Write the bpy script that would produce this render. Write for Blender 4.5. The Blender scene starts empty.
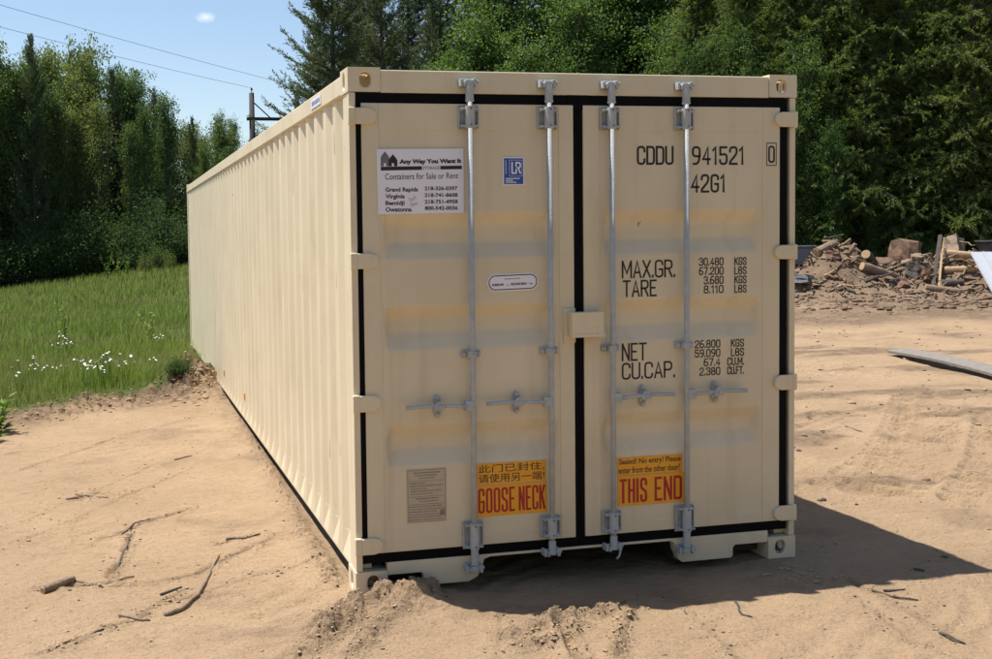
import bpy, bmesh, math, random
import numpy as np
from mathutils import Vector, Matrix

random.seed(7)
RNG = np.random.default_rng(7)
sc = bpy.context.scene
COL = sc.collection

# ------------------------------------------------------------------ camera
CAM = np.array([-1.1154, -5.2662, 1.7854])
YAW, PITCH, ROLL, FPX, PPX, PPY = .2276, -.0511, -.0160, 1108.2, -123.95, -38.83
PW, PH = 992.0, 659.0
def _rot():
    cy, sy, cp, sp, cr, sr = (math.cos(YAW), math.sin(YAW), math.cos(PITCH), math.sin(PITCH), math.cos(ROLL), math.sin(ROLL))
    f = np.array([sy*cp, cy*cp, sp]); r = np.array([cy, -sy, 0.0]); u = np.cross(r, f)
    return np.array([cr*r + sr*u, -sr*r + cr*u, f])
ROT = _rot()
cam_d = bpy.data.cameras.new('camera'); cam = bpy.data.objects.new('camera', cam_d); COL.objects.link(cam)
cam_d.sensor_fit = 'HORIZONTAL'; cam_d.sensor_width = 36; cam_d.lens = FPX/PW*36
cam_d.shift_x = -PPX/PW; cam_d.shift_y = PPY/PW
cam_d.clip_start = .05; cam_d.clip_end = 3000
m = Matrix.Identity(4)
for i in range(3):
    m[i][0] = ROT[0][i]; m[i][1] = ROT[1][i]; m[i][2] = -ROT[2][i]; m[i][3] = CAM[i]
cam.matrix_world = m
sc.camera = cam
def ray(px, py):
    return ROT.T @ np.array([(px-PW/2-PPX)/FPX, -(py-PH/2-PPY)/FPX, 1.0])
def gz(px, py, z=0.0):                      # where the line of sight meets the level z
    d = ray(px, py); return CAM + d*((z-CAM[2])/d[2])
def gy(px, py, Y):                          # where it meets the upright plane y = Y
    d = ray(px, py); return CAM + d*((Y-CAM[1])/d[1])

# ------------------------------------------------------------------ sky, sun, exposure
SUNV = Vector((-.83, .52, 2.60)).normalized()
EL = math.asin(SUNV.z); AZ = math.atan2(SUNV.x, SUNV.y)
world = bpy.data.worlds.new('World'); sc.world = world; world.use_nodes = True
wn, wl = world.node_tree.nodes, world.node_tree.links
wn.clear()
wo = wn.new('ShaderNodeOutputWorld'); bg = wn.new('ShaderNodeBackground')
sky = wn.new('ShaderNodeTexSky'); sky.sky_type = 'NISHITA'; sky.sun_disc = False
sky.sun_elevation = EL; sky.sun_rotation = AZ
sky.air_density = 1.0; sky.dust_density = .9; sky.ozone_density = .7; sky.altitude = 300
bg.inputs['Strength'].default_value = .106
# one small fair-weather cloud, by direction in the sky
cdir = Vector(ray(207, 17)).normalized()
tc = wn.new('ShaderNodeTexCoord')
nz = wn.new('ShaderNodeTexNoise'); nz.inputs['Scale'].default_value = 60; nz.inputs['Detail'].default_value = 6
wl.new(tc.outputs['Generated'], nz.inputs['Vector'])
sub = wn.new('ShaderNodeVectorMath'); sub.operation = 'SUBTRACT'; wl.new(tc.outputs['Generated'], sub.inputs[0]); sub.inputs[1].default_value = cdir
scl = wn.new('ShaderNodeVectorMath'); scl.operation = 'MULTIPLY'; wl.new(sub.outputs[0], scl.inputs[0]); scl.inputs[1].default_value = (1, 1, 1.9)
ln = wn.new('ShaderNodeVectorMath'); ln.operation = 'LENGTH'; wl.new(scl.outputs[0], ln.inputs[0])
ma = wn.new('ShaderNodeMath'); ma.operation = 'MULTIPLY_ADD'; wl.new(nz.outputs['Fac'], ma.inputs[0]); ma.inputs[1].default_value = -.022; wl.new(ln.outputs['Value'], ma.inputs[2])
mr = wn.new('ShaderNodeMapRange'); wl.new(ma.outputs[0], mr.inputs['Value'])
mr.inputs['From Min'].default_value = -.014; mr.inputs['From Max'].default_value = -.001; mr.inputs['To Min'].default_value = .55; mr.inputs['To Max'].default_value = 0
mx = wn.new('ShaderNodeMix'); mx.data_type = 'RGBA'; wl.new(mr.outputs[0], mx.inputs['Factor']); wl.new(sky.outputs[0], mx.inputs['A']); mx.inputs['B'].default_value = (9, 9.2, 9.6, 1)
wl.new(mx.outputs['Result'], bg.inputs['Color']); wl.new(bg.outputs[0], wo.inputs[0])
sun_d = bpy.data.lights.new('sun', 'SUN'); sun = bpy.data.objects.new('sun', sun_d); COL.objects.link(sun)
sun_d.energy = 5.0; sun_d.angle = math.radians(.53); sun_d.color = (1, .97, .91)
sun.rotation_euler = SUNV.to_track_quat('Z', 'Y').to_euler()
sun.location = (-8, 4, 30)
sc.view_settings.view_transform = 'Standard'; sc.view_settings.look = 'None'
sc.view_settings.exposure = 0.56; sc.view_settings.gamma = 1
sc.render.engine = 'CYCLES'

# ------------------------------------------------------------------ materials
MATS = {}
def srgb(r, g, b):
    f = lambda c: (c/12.92 if c <= .04045 else ((c+.055)/1.055)**2.4)
    return (f(r/255), f(g/255), f(b/255), 1)
def new_mat(name):
    mt = bpy.data.materials.new(name); mt.use_nodes = True
    MATS[name] = mt
    nt = mt.node_tree; b = nt.nodes['Principled BSDF']
    return mt, nt, nt.nodes, nt.links, b
def simple(name, col, rough=.5, metal=0, var=.12, scale=8, bump=0, bscale=60, col2=None, spec=.5):
    mt, nt, n, l, b = new_mat(name)
    tcn = n.new('ShaderNodeTexCoord'); no = n.new('ShaderNodeTexNoise'); no.inputs['Scale'].default_value = scale; no.inputs['Detail'].default_value = 6
    l.new(tcn.outputs['Object'], no.inputs['Vector'])
    cr = n.new('ShaderNodeMix'); cr.data_type = 'RGBA'; l.new(no.outputs['Fac'], cr.inputs['Factor'])
    c2 = col2 or tuple(c*(1+var) for c in col[:3])
    cr.inputs['A'].default_value = (*[c*(1-var) for c in col[:3]], 1); cr.inputs['B'].default_value = (*c2[:3], 1)
    l.new(cr.outputs['Result'], b.inputs['Base Color'])
    b.inputs['Roughness'].default_value = rough; b.inputs['Metallic'].default_value = metal
    b.inputs['Specular IOR Level'].default_value = spec
    if bump:
        n2 = n.new('ShaderNodeTexNoise'); n2.inputs['Scale'].default_value = bscale; n2.inputs['Detail'].default_value = 5
        l.new(tcn.outputs['Object'], n2.inputs['Vector'])
        bp = n.new('ShaderNodeBump'); bp.inputs['Strength'].default_value = bump; bp.inputs['Distance'].default_value = .02
        l.new(n2.outputs['Fac'], bp.inputs['Height']); l.new(bp.outputs[0], b.inputs['Normal'])
    return mt

def paint_mat(name, base):
    mt, nt, n, l, b = new_mat(name)
    g = n.new('ShaderNodeNewGeometry')
    def noise(scale, detail, vscale=(1, 1, 1), rough=.55):
        mp = n.new('ShaderNodeMapping'); mp.inputs['Scale'].default_value = vscale; l.new(g.outputs['Position'], mp.inputs['Vector'])
        t = n.new('ShaderNodeTexNoise'); t.inputs['Scale'].default_value = scale; t.inputs['Detail'].default_value = detail; t.inputs['Roughness'].default_value = rough
        l.new(mp.outputs[0], t.inputs['Vector']); return t
    def ramp(src, a, bb, lo=0, hi=1):
        r = n.new('ShaderNodeMapRange'); l.new(src, r.inputs['Value']); r.inputs['From Min'].default_value = a; r.inputs['From Max'].default_value = bb
        r.inputs['To Min'].default_value = lo; r.inputs['To Max'].default_value = hi; return r.outputs[0]
    def mix(fac, a, bcol):
        x = n.new('ShaderNodeMix'); x.data_type = 'RGBA'
        if hasattr(fac, 'links') or not isinstance(fac, (int, float)): l.new(fac, x.inputs['Factor'])
        else: x.inputs['Factor'].default_value = fac
        if isinstance(a, tuple): x.inputs['A'].default_value = a
        else: l.new(a, x.inputs['A'])
        x.inputs['B'].default_value = bcol
        return x.outputs['Result']
    c = mix(ramp(noise(1.6, 5).outputs['Fac'], .35, .7), (*base, 1), (base[0]*.9, base[1]*.885, base[2]*.86, 1))
    # rain streaks and dust: long in z
    c = mix(ramp(noise(9, 5, (1, 1, .06)).outputs['Fac'], .55, .78, 0, .45), c, (base[0]*.72, base[1]*.68, base[2]*.6, 1))
    # scuffs
    c = mix(ramp(noise(7, 8, (1, 1, 1), .7).outputs['Fac'], .64, .72, 0, .35), c, (base[0]*.62, base[1]*.55, base[2]*.45, 1))
    # rust specks
    c = mix(ramp(noise(14, 6, (1, 1, .6), .62).outputs['Fac'], .715, .745, 0, .75), c, (.20, .10, .05, 1))
    c = mix(ramp(noise(2.6, 7, (1, 1, .35), .68).outputs['Fac'], .56, .74, 0, .32), c, (base[0]*.60, base[1]*.54, base[2]*.46, 1))
    l.new(c, b.inputs['Base Color'])
    rr = ramp(noise(12, 4).outputs['Fac'], .3, .7, .42, .62); l.new(rr, b.inputs['Roughness'])
    bp = n.new('ShaderNodeBump'); bp.inputs['Strength'].default_value = .25; bp.inputs['Distance'].default_value = .006
    l.new(noise(5, 3).outputs['Fac'], bp.inputs['Height']); l.new(bp.outputs[0], b.inputs['Normal'])
    return mt
PAINT = paint_mat('cream_paint', (.745, .628, .438))
RUBBER = simple('black_rubber', (.0035, .0032, .0042), .7, 0, .3, 20, .3, 40, None, .12)
GALV = simple('galvanised_steel', (.46, .475, .475), .68, .1, .3, 22, .25, 120, (.56, .56, .54), .35)
RUSTY = simple('rusty_steel', (.16, .10, .07), .8, .1, .35, 25, .4, 60)
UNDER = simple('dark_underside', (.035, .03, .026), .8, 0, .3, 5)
WHITE = simple('white_vinyl', (.84, .80, .84), .4, 0, .04, 6)
INK = simple('black_ink', (.022, .016, .016), .6, 0, .15, 40)
GREYINK = simple('grey_ink', (.16, .16, .17), .6, 0, .1, 40)
BLUE = simple('blue_vinyl', (.028, .085, .34), .35, 0, .1, 30)
YELLOW = simple('amber_vinyl', (.85, .36, .012), .4, 0, .06, 20)
RED = simple('red_ink', (.42, .008, .008), .5, 0, .12, 30)
PLATE = simple('aluminium_plate', (.50, .42, .31), .5, .15, .08, 20)
PLATEINK = simple('plate_ink', (.20, .16, .13), .6, 0, .2, 60)
ORANGE = simple('orange_tag', (.75, .25, .02), .5, 0, .1, 20)
BARK = simple('bark', (.075, .06, .048), .9, 0, .45, 14, .8, 30)
PALEBARK = simple('pale_bark', (.17, .16, .14), .85, 0, .4, 9, .5, 25)
DEADWOOD = simple('weathered_wood', (.21, .15, .10), .85, 0, .4, 10, .8, 30)
CUTWOOD = simple('cut_wood', (.42, .28, .15), .8, 0, .3, 18, .6, 40)
GREYWOOD = simple('grey_board', (.20, .175, .15), .8, 0, .3, 12, .6, 40)
STUMPWOOD = simple('stump_wood', (.15, .085, .05), .85, 0, .45, 9, .9, 18)
SHEET = simple('white_sheet_metal', (.72, .74, .77), .4, .0, .06, 5, .15, 8)
DARKPLASTIC = simple('dark_plastic', (.06, .06, .065), .35, 0, .4, 6, .3, 14)
CONCRETE = simple('grey_concrete', (.10, .10, .105), .85, 0, .3, 8, .5, 30)
POLEWOOD = simple('pole_wood', (.07, .06, .055), .9, 0, .3, 10)
WIRE = simple('aluminium_wire', (.22, .24, .27), .6, .0, .1, 3)
PORCELAIN = simple('brown_porcelain', (.10, .05, .03), .3, 0, .1, 3)
CLOD = simple('soil', (.37, .255, .15), .95, 0, .3, 12, .8, 40)
DARKSOIL = simple('dark_soil', (.165, .108, .066), .95, 0, .5, 5, 1.0, 18)
PETAL = simple('white_petal', (.75, .75, .72), .6, 0, .05, 30)

def leaf_mat(name, c1, c2, c3=None, trans=.35, rough=.5):
    mt, nt, n, l, b = new_mat(name)
    g = n.new('ShaderNodeNewGeometry'); oi = n.new('ShaderNodeObjectInfo')
    r = n.new('ShaderNodeValToRGB'); l.new(g.outputs['Random Per Island'], r.inputs['Fac'])
    r.color_ramp.elements[0].color = (*c1, 1); r.color_ramp.elements[1].color = (*c2, 1)
    if c3:
        e = r.color_ramp.elements.new(.93); e.color = (*c2, 1); r.color_ramp.elements[-1].color = (*c3, 1)
    hs = n.new('ShaderNodeHueSaturation'); l.new(r.outputs[0], hs.inputs['Color'])
    mh = n.new('ShaderNodeMapRange'); l.new(oi.outputs['Random'], mh.inputs['Value']); mh.inputs['To Min'].default_value = .47; mh.inputs['To Max'].default_value = .525
    mv = n.new('ShaderNodeMapRange'); l.new(oi.outputs['Random'], mv.inputs['Value']); mv.inputs['To Min'].default_value = 1.2; mv.inputs['To Max'].default_value = .75
    l.new(mh.outputs[0], hs.inputs['Hue']); l.new(mv.outputs[0], hs.inputs['Value'])
    l.new(hs.outputs[0], b.inputs['Base Color']); b.inputs['Roughness'].default_value = rough; b.inputs['Specular IOR Level'].default_value = .25
    tr = n.new('ShaderNodeBsdfTranslucent')
    tm = n.new('ShaderNodeMix'); tm.data_type = 'RGBA'; tm.blend_type = 'MULTIPLY'; tm.inputs['Factor'].default_value = 1
    l.new(hs.outputs[0], tm.inputs['A']); tm.inputs['B'].default_value = (1.3, 1.25, .6, 1); l.new(tm.outputs['Result'], tr.inputs['Color'])
    ms = n.new('ShaderNodeMixShader'); ms.inputs[0].default_value = trans
    l.new(b.outputs[0], ms.inputs[1]); l.new(tr.outputs[0], ms.inputs[2]); l.new(ms.outputs[0], n['Material Output'].inputs['Surface'])
    return mt
LEAF_ASPEN = leaf_mat('aspen_leaves', (.080, .130, .052), (.145, .205, .072), (.21, .26, .11), .52)
LEAF_MAPLE = leaf_mat('broad_leaves', (.065, .125, .036), (.135, .215, .058), (.32, .37, .24), .5)
LEAF_PINE = leaf_mat('pine_needles', (.06, .09, .045), (.105, .14, .065), None, .3)
LEAF_CEDAR = leaf_mat('cedar_sprays', (.09, .14, .042), (.16, .21, .058), (.22, .255, .07), .52)
LEAF_SHRUB = leaf_mat('shrub_leaves', (.05, .088, .034), (.095, .15, .052), None, .45, .75)
LEAF_WEED = leaf_mat('weed_leaves', (.12, .21, .05), (.22, .34, .08), None, .45)
def grass_mat():
    mt, nt, n, l, b = new_mat('grass_blades')
    g = n.new('ShaderNodeNewGeometry')
    r = n.new('ShaderNodeValToRGB'); l.new(g.outputs['Random Per Island'], r.inputs['Fac'])
    r.color_ramp.elements[0].color = (.115, .18, .026, 1); r.color_ramp.elements[1].color = (.25, .33, .055, 1)
    no = n.new('ShaderNodeTexNoise'); no.inputs['Scale'].default_value = .55; no.inputs['Detail'].default_value = 4
    mp = n.new('ShaderNodeMapping'); mp.inputs['Scale'].default_value = (.6, 1.3, 0); l.new(g.outputs['Position'], mp.inputs['Vector']); l.new(mp.outputs[0], no.inputs['Vector'])
    rr = n.new('ShaderNodeMapRange'); l.new(no.outputs['Fac'], rr.inputs['Value']); rr.inputs['From Min'].default_value = .45; rr.inputs['From Max'].default_value = .66; rr.inputs['To Max'].default_value = .7
    mx2 = n.new('ShaderNodeMix'); mx2.data_type = 'RGBA'; l.new(rr.outputs[0], mx2.inputs['Factor']); l.new(r.outputs[0], mx2.inputs['A']); mx2.inputs['B'].default_value = (.27, .25, .10, 1)
    l.new(mx2.outputs['Result'], b.inputs['Base Color']); b.inputs['Roughness'].default_value = .5; b.inputs['Specular IOR Level'].default_value = .3
    tr = n.new('ShaderNodeBsdfTranslucent'); l.new(mx2.outputs['Result'], tr.inputs['Color'])
    ms = n.new('ShaderNodeMixShader'); ms.inputs[0].default_value = .4
    l.new(b.outputs[0], ms.inputs[1]); l.new(tr.outputs[0], ms.inputs[2]); l.new(ms.outputs[0], n['Material Output'].inputs['Surface'])
    return mt
GRASS = grass_mat()

# ------------------------------------------------------------------ mesh helpers
class MB:
    def __init__(s): s.v = []; s.f = []
    def add(s, vs, fs):
        o = len(s.v); s.v += [tuple(v) for v in vs]; s.f += [tuple(i+o for i in f) for f in fs]; return s
    def box(s, x0, x1, y0, y1, z0, z1):
        return s.add([(x0, y0, z0), (x1, y0, z0), (x1, y1, z0), (x0, y1, z0), (x0, y0, z1), (x1, y0, z1), (x1, y1, z1), (x0, y1, z1)],
                     [(0, 3, 2, 1), (4, 5, 6, 7), (0, 1, 5, 4), (1, 2, 6, 5), (2, 3, 7, 6), (3, 0, 4, 7)])
    def tube(s, pts, rad, n=8, caps=True):
        P = [Vector(p) for p in pts]; R = rad if isinstance(rad, (list, tuple)) else [rad]*len(P)
        rings = []; up = None
        for i, p in enumerate(P):
            d = (P[min(i+1, len(P)-1)] - P[max(i-1, 0)]).normalized()
            if up is None: up = Vector((0, 0, 1)) if abs(d.z) < .9 else Vector((1, 0, 0))
            a = d.cross(up); a = a.normalized() if a.length > 1e-6 else Vector((1, 0, 0)); up = a.cross(d).normalized()
            rings.append([p + (a*math.cos(2*math.pi*k/n) + up*math.sin(2*math.pi*k/n))*R[i] for k in range(n)])
        fs = []
        for i in range(len(P)-1):
            for k in range(n):
                fs.append((i*n+k, i*n+(k+1) % n, (i+1)*n+(k+1) % n, (i+1)*n+k))
        if caps: fs.append(tuple(range(n-1, -1, -1))); fs.append(tuple((len(P)-1)*n+k for k in range(n)))
        return s.add([v for r in rings for v in r], fs)
    def prism(s, outline, y0, y1):                # outline in (x, z), front at y0
        n = len(outline)
        return s.add([(x, y0, z) for x, z in outline] + [(x, y1, z) for x, z in outline],
                     [tuple(range(n)), tuple(range(2*n-1, n-1, -1))] + [(i, i+n, (i+1) % n+n, (i+1) % n) for i in range(n)])
    def mesh(s, name, smooth=False):
        me = bpy.data.meshes.new(name); me.from_pydata(s.v, [], s.f); me.update()
        bm = bmesh.new(); bm.from_mesh(me); bmesh.ops.recalc_face_normals(bm, faces=bm.faces); bm.to_mesh(me); bm.free()
        if smooth: me.polygons.foreach_set('use_smooth', [True]*len(me.polygons))
        return me
    def build(s, name, mat, parent=None, smooth=False, bevel=0):
        o = link(name, s.mesh(name, smooth), mat, parent)
        if bevel:
            b = o.modifiers.new('bevel', 'BEVEL'); b.width = bevel; b.segments = 2; b.limit_method = 'ANGLE'; b.angle_limit = math.radians(40)
        return o
def link(name, me, mat=None, parent=None):
    o = bpy.data.objects.new(name, me); COL.objects.link(o)
    if mat and not me.materials: me.materials.append(mat)
    if parent: o.parent = parent
    return o
def tag(o, label=None, cat=None, group=None, kind=None):
    if label: o['label'] = label
    if cat: o['category'] = cat
    if group: o['group'] = group
    if kind: o['kind'] = kind
    return o
def empty(name, loc=(0, 0, 0), rz=0):
    o = bpy.data.objects.new(name, None); COL.objects.link(o); o.location = loc; o.rotation_euler.z = rz; o.empty_display_size = .2; return o
def copy_tree(o, parent=None):
    c = o.copy(); COL.objects.link(c); c.parent = parent
    for ch in list(o.children): copy_tree(ch, c)
    return c
def np_mesh(name, V, F, smooth=False):            # V (n,3), F (m,k) index array
    me = bpy.data.meshes.new(name); V = np.asarray(V, np.float32); F = np.asarray(F, np.int32); k = F.shape[1]
    me.vertices.add(len(V)); me.vertices.foreach_set('co', V.ravel())
    me.loops.add(F.size); me.loops.foreach_set('vertex_index', F.ravel())
    me.polygons.add(len(F)); me.polygons.foreach_set('loop_start', np.arange(len(F), dtype=np.int32)*k)
    if smooth: me.polygons.foreach_set('use_smooth', np.ones(len(F), bool))
    me.update(calc_edges=True); return me

# value noise
def vnoise(x, y, seed=0):
    x = np.asarray(x, float); y = np.asarray(y, float)
    xi = np.floor(x); yi = np.floor(y); xf = x-xi; yf = y-yi
    def h(a, b):
        n = (a*374761393 + b*668265263 + seed*1274126177).astype(np.int64) & 0xffffffff
        n = ((n ^ (n >> 13))*1274126177) & 0xffffffff
        n = ((n ^ (n >> 16))*2246822519) & 0xffffffff
        return ((n ^ (n >> 15)) & 0xffff)/65535.0
    u = xf*xf*(3-2*xf); v = yf*yf*(3-2*yf)
    a, b, c, d = h(xi, yi), h(xi+1, yi), h(xi, yi+1), h(xi+1, yi+1)
    return (a*(1-u)+b*u)*(1-v) + (c*(1-u)+d*u)*v
def fbm(x, y, oct=4, seed=0, gain=.5):
    s = 0; a = 1; t = 0; f = 1
    for k in range(oct):
        s = s + a*(vnoise(np.asarray(x)*f + 17.3*k, np.asarray(y)*f - 9.1*k, seed+k)-.5); t += a; a *= gain; f *= 2.03
    return s/t*2
def plates(x, y, size, seed=0):                      # cracked slabs: (edge distance, random per slab)
    X = np.asarray(x, float)/size; Y = np.asarray(y, float)/size; xi = np.floor(X); yi = np.floor(Y)
    f1 = np.full(X.shape, 9.0); f2 = np.full(X.shape, 9.0); idr = np.zeros(X.shape)
    def h(a, b, k):
        n = (a*374761393+b*668265263+(seed+k)*1274126177).astype(np.int64) & 0xffffffff
        n = ((n ^ (n >> 13))*1274126177) & 0xffffffff; n = ((n ^ (n >> 16))*2246822519) & 0xffffffff
        return ((n ^ (n >> 15)) & 0xffff)/65535.0
    for i in (-1, 0, 1):
        for j in (-1, 0, 1):
            cx, cy = xi+i, yi+j; d = np.hypot(cx+h(cx, cy, 1)-X, cy+h(cx, cy, 2)-Y)
            nw = d < f1; f2 = np.where(nw, f1, np.minimum(f2, d)); idr = np.where(nw, h(cx, cy, 3), idr); f1 = np.minimum(f1, d)
    return f2-f1, idr
def sst(a, b, x):
    t = np.clip((x-a)/(b-a), 0, 1); return t*t*(3-2*t)
def pline(x, y, pts):                              # distance to a polyline and arclength along it
    best = np.full(np.shape(x), 1e9); s = np.zeros(np.shape(x)); side = np.zeros(np.shape(x)); acc = 0
    for (ax, ay), (bx, by) in zip(pts[:-1], pts[1:]):
        dx, dy = bx-ax, by-ay; L = math.hypot(dx, dy)
        t = np.clip(((x-ax)*dx+(y-ay)*dy)/(L*L), 0, 1); d = np.hypot(x-ax-t*dx, y-ay-t*dy)
        sd = ((x-ax)*dy-(y-ay)*dx)/L
        mk = d < best; best = np.where(mk, d, best); s = np.where(mk, acc+t*L, s); side = np.where(mk, sd, side); acc += L
    return best, s, side
def pix(*pts): return [tuple(gz(px, py)[:2]) for px, py in pts]

# ------------------------------------------------------------------ ground
def meadow_edge(x):                                # the sand ends and the grass begins
    x = np.asarray(x, float)
    return np.where(x < .1, 5.75+(x+2.2)*.98, 8.0+np.clip(x-.1, 0, 9)*1.6) + .35*fbm(x*1.3, x*0+3, 3, 5)
def meadow_mask(x, y):
    ed = meadow_edge(x)
    m = sst(-.1, .35, y-ed+.25*fbm(x*2.2, y*2.2, 3, 11))
    m = m*(1-sst(3.2, 7.5, x-.05*y+.6*fbm(x*.7, y*.7, 3, 12)))
    return np.maximum(m, sst(-7.6, -9.5, y+.8*fbm(x*.4, y*.4, 3, 13)))  # unseen grass added behind the viewer to cut bounce onto the doors
RIDGES = [  # torn-up sand: polyline, half width, height
    (pix((322, 632), (345, 612), (385, 600), (432, 592)), .085, .055), (pix((300, 655), (325, 640), (350, 618)), .06, .03),
    (pix((505, 640), (535, 628), (560, 618), (595, 612), (632, 604)), .05, .045), (pix((520, 650), (555, 640), (580, 625)), .05, .03),
    (pix((615, 655), (622, 630), (628, 612)), .035, .03), (pix((350, 655), (380, 625), (400, 610)), .05, .025),
    (pix((240, 420), (270, 470), (310, 545), (335, 585)), .05, .03)]
RUTS = [
    (pix((40, 590), (100, 585), (150, 583), (195, 575), (235, 555), (282, 535)), .022, .032), (pix((85, 545), (130, 528), (190, 508)), .02, .022),
    (pix((112, 578), (125, 555), (131, 533)), .018, .03), (pix((40, 655), (80, 640), (112, 628), (150, 615)), .018, .022), (pix((140, 615), (170, 598), (185, 590)), .012, .012),
    (pix((0, 552), (90, 512), (190, 468)), .015, .009), (pix((0, 530), (90, 492), (160, 462)), .012, .008), (pix((20, 470), (110, 440), (200, 415)), .02, .01),
    (pix((70, 500), (100, 495), (115, 493)), .02, .014), (pix((215, 545), (240, 538), (258, 537)), .012, .014), (pix((180, 600), (260, 575), (330, 560)), .014, .008),
    (pix((560, 625), (575, 659)), .02, .014), (pix((500, 612), (495, 659)), .012, .006), (pix((690, 610), (740, 659)), .015, .008), (pix((850, 580), (890, 600), (960, 640)), .02, .01), (pix((860, 600), (910, 640), (960, 659)), .012, .008)]
TRACKS = [(pix((905, 395), (893, 430), (875, 455), (840, 480), (800, 490)), .10, .20), (pix((930, 408), (928, 430), (918, 455), (900, 478), (880, 490)), .26, .19),
          (pix((990, 420), (985, 460), (960, 500)), .12, .22), (pix((560, 625), (572, 642), (580, 659)), .035, .035)]
_a, _b = gz(190, 540), gz(290, 508); _d = (_b-_a)[:2]/np.linalg.norm((_b-_a)[:2]); RIP = (-_d[1], _d[0])
def Hbase(x, y):
    x = np.asarray(x, float); y = np.asarray(y, float)
    z = np.clip(.1+.117*(x+1.8), -.7, .9)*sst(8, 40, y)*(1-sst(4, 10, x))
    z = z + .05*meadow_mask(x, y)
    far = sst(3, 14, np.hypot(x-1, y))
    z = z + (.016+.05*far)*fbm(x*.55+3, y*.55, 3, 21)
    return z
def rubble(x, y):
    return sst(-.9, 1.6, (x-14)*.45+(y-11.4)*.9+2.2*fbm(x*.6, y*.9, 4, 55))*sst(7, 9, x)*(1-sst(21, 24, y))
def Hground(x, y):
    x = np.asarray(x, float); y = np.asarray(y, float)
    z = Hbase(x, y)
    sand = 1-meadow_mask(x, y)
    z = z + sand*(.010*fbm(x*3.1, y*3.1, 3, 31) + .004*fbm(x*11, y*11, 3, 32))
    # dirt bank along the meadow edge and the heap against the container
    ed = meadow_edge(x)
    z = z + .09*np.exp(-((y-ed-.15)/.28)**2)*(x < 1.5)*(.6+.8*fbm(x*3, y*3, 3, 33))
    e0, r0 = plates(x+.05*fbm(x*5, y*5, 2, 87), y+.05*fbm(x*5+5, y*5, 2, 88), .16, 9)
    z = z + .07*np.exp(-((y-ed-.02)/.30)**2)*(x < 1.5)*(.2+.8*r0)*sst(.02, .2, e0)
    rough = (.5+.9*np.abs(fbm(x*6, y*6, 4, 34)))*(.75+.5*r0*sst(.02, .2, e0))
    z = z + .24*np.exp(-(((x+.24)/.30)**2+((y-7.7)/.8)**2))*rough + .10*np.exp(-(((x+.6)/.45)**2+((y-7.5)/.5)**2))*rough
    # sand shoved along the long side; hollow in front under the door end
    z = z + .035*np.exp(-((x+.10)/.10)**2)*sst(.2, .6, y)*(1-sst(10, 12, y))*(.5+fbm(x*2, y*1.7, 3, 35))
    z = z - .035*np.exp(-(((x-1.3)/.75)**2+((y+.1)/.4)**2))
    z = z + .075*np.exp(-(((x-.22)/.17)**2+((y+.17)/.10)**2))*rough*1.3
    e1, r1 = plates(x+.02*fbm(x*9, y*9, 2, 81), y+.02*fbm(x*9+5, y*9, 2, 82), .075, 3); e2, r2 = plates(x, y, .03, 5)
    crum = .12+1.25*(.3+.7*r1)*sst(.03, .16, e1)+.30*r2*sst(.0, .2, e2)
    for P, w, h in RIDGES:
        d, s, sd = pline(x, y, P); z = z + h*np.exp(-(d/w)**2)*crum
    # wind and drag ripples on the open sand
    ru = (x*RIP[0]+y*RIP[1]); wv = ru/.17+1.6*fbm(x*1.2, y*1.2, 3, 83)
    z = z + sand*.0075*np.sin(6.283*wv)*sst(-.05, .45, fbm(x*.8+7, y*.8, 3, 84))*(1-sst(6, 12, np.hypot(x, y)))
    z = z + sand*.012*sst(.12, .5, fbm(x*1.9, y*1.9+4, 4, 85))*(np.abs(fbm(x*9, y*9, 3, 86))*2-.3)
    wob = 1.5*sst(-.25, .35, fbm(x*5, y*5, 4, 42))*(.6+.5*r2)
    for P, w, h in RUTS:
        d, s, sd = pline(x+.03*fbm(x*4, y*4, 3, 43), y+.03*fbm(x*4+9, y*4, 3, 44), P)
        z = z - h*np.exp(-(d/w)**2)*wob + .6*h*np.exp(-((d-2.2*w)/w)**2)*wob*(sd > 0)
    for P, w, per in TRACKS:
        d, s, sd = pline(x, y, P); a = sst(w*1.15, w*.85, d)
        z = z + a*(.024*np.tanh(2.2*np.sin(2*math.pi*(s+.25*np.abs(sd))/per))*min(1, per/.12)*np.clip(.75+1.2*fbm(x*3, y*3, 2, 45), .1, 1.4) - .014) + .012*np.exp(-((d-w*1.25)/(w*.25))**2)
    # wheel-churned patches on the right
    ch = sst(.05, .5, fbm(x*.5, y*.9, 3, 46))*sst(2.6, 4, x)
    z = z + ch*.022*fbm(x*5, y*5, 3, 47)
    rz_ = rubble(x, y); z = z + rz_*(.05*np.abs(fbm(x*1.6, y*1.6, 4, 56))+.03*fbm(x*5, y*5, 3, 57))
    inside = (x > .02) & (x < 2.42) & (y > .15) & (y < 12.0)
    z = np.where(inside, np.minimum(z, .03), z)
    near_front = (x > .42) & (x < 2.45) & (np.abs(y) < .2)
    z = np.where(near_front, np.minimum(z, -.003), z)
    return z
def hz(x, y):
    if y > 13 or x > 10: return float(Hbase(np.array([x]), np.array([y]))[0])-.01
    return float(Hground(np.array([x]), np.array([y]))[0])
def axis(a, b, step, lo, hi, g=1.12):
    c = list(np.arange(a, b+1e-6, step)); s = step; v = c[-1]
    while v < hi: s *= g; v += s; c.append(v)
    s = step; v = c[0]; pre = []
    while v > lo: s *= g; v -= s; pre.append(v)
    return np.array(pre[::-1]+c)
def join(a, b): return np.concatenate([a[a < b[0]-.005], b, a[a > b[-1]+.005]])
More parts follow.
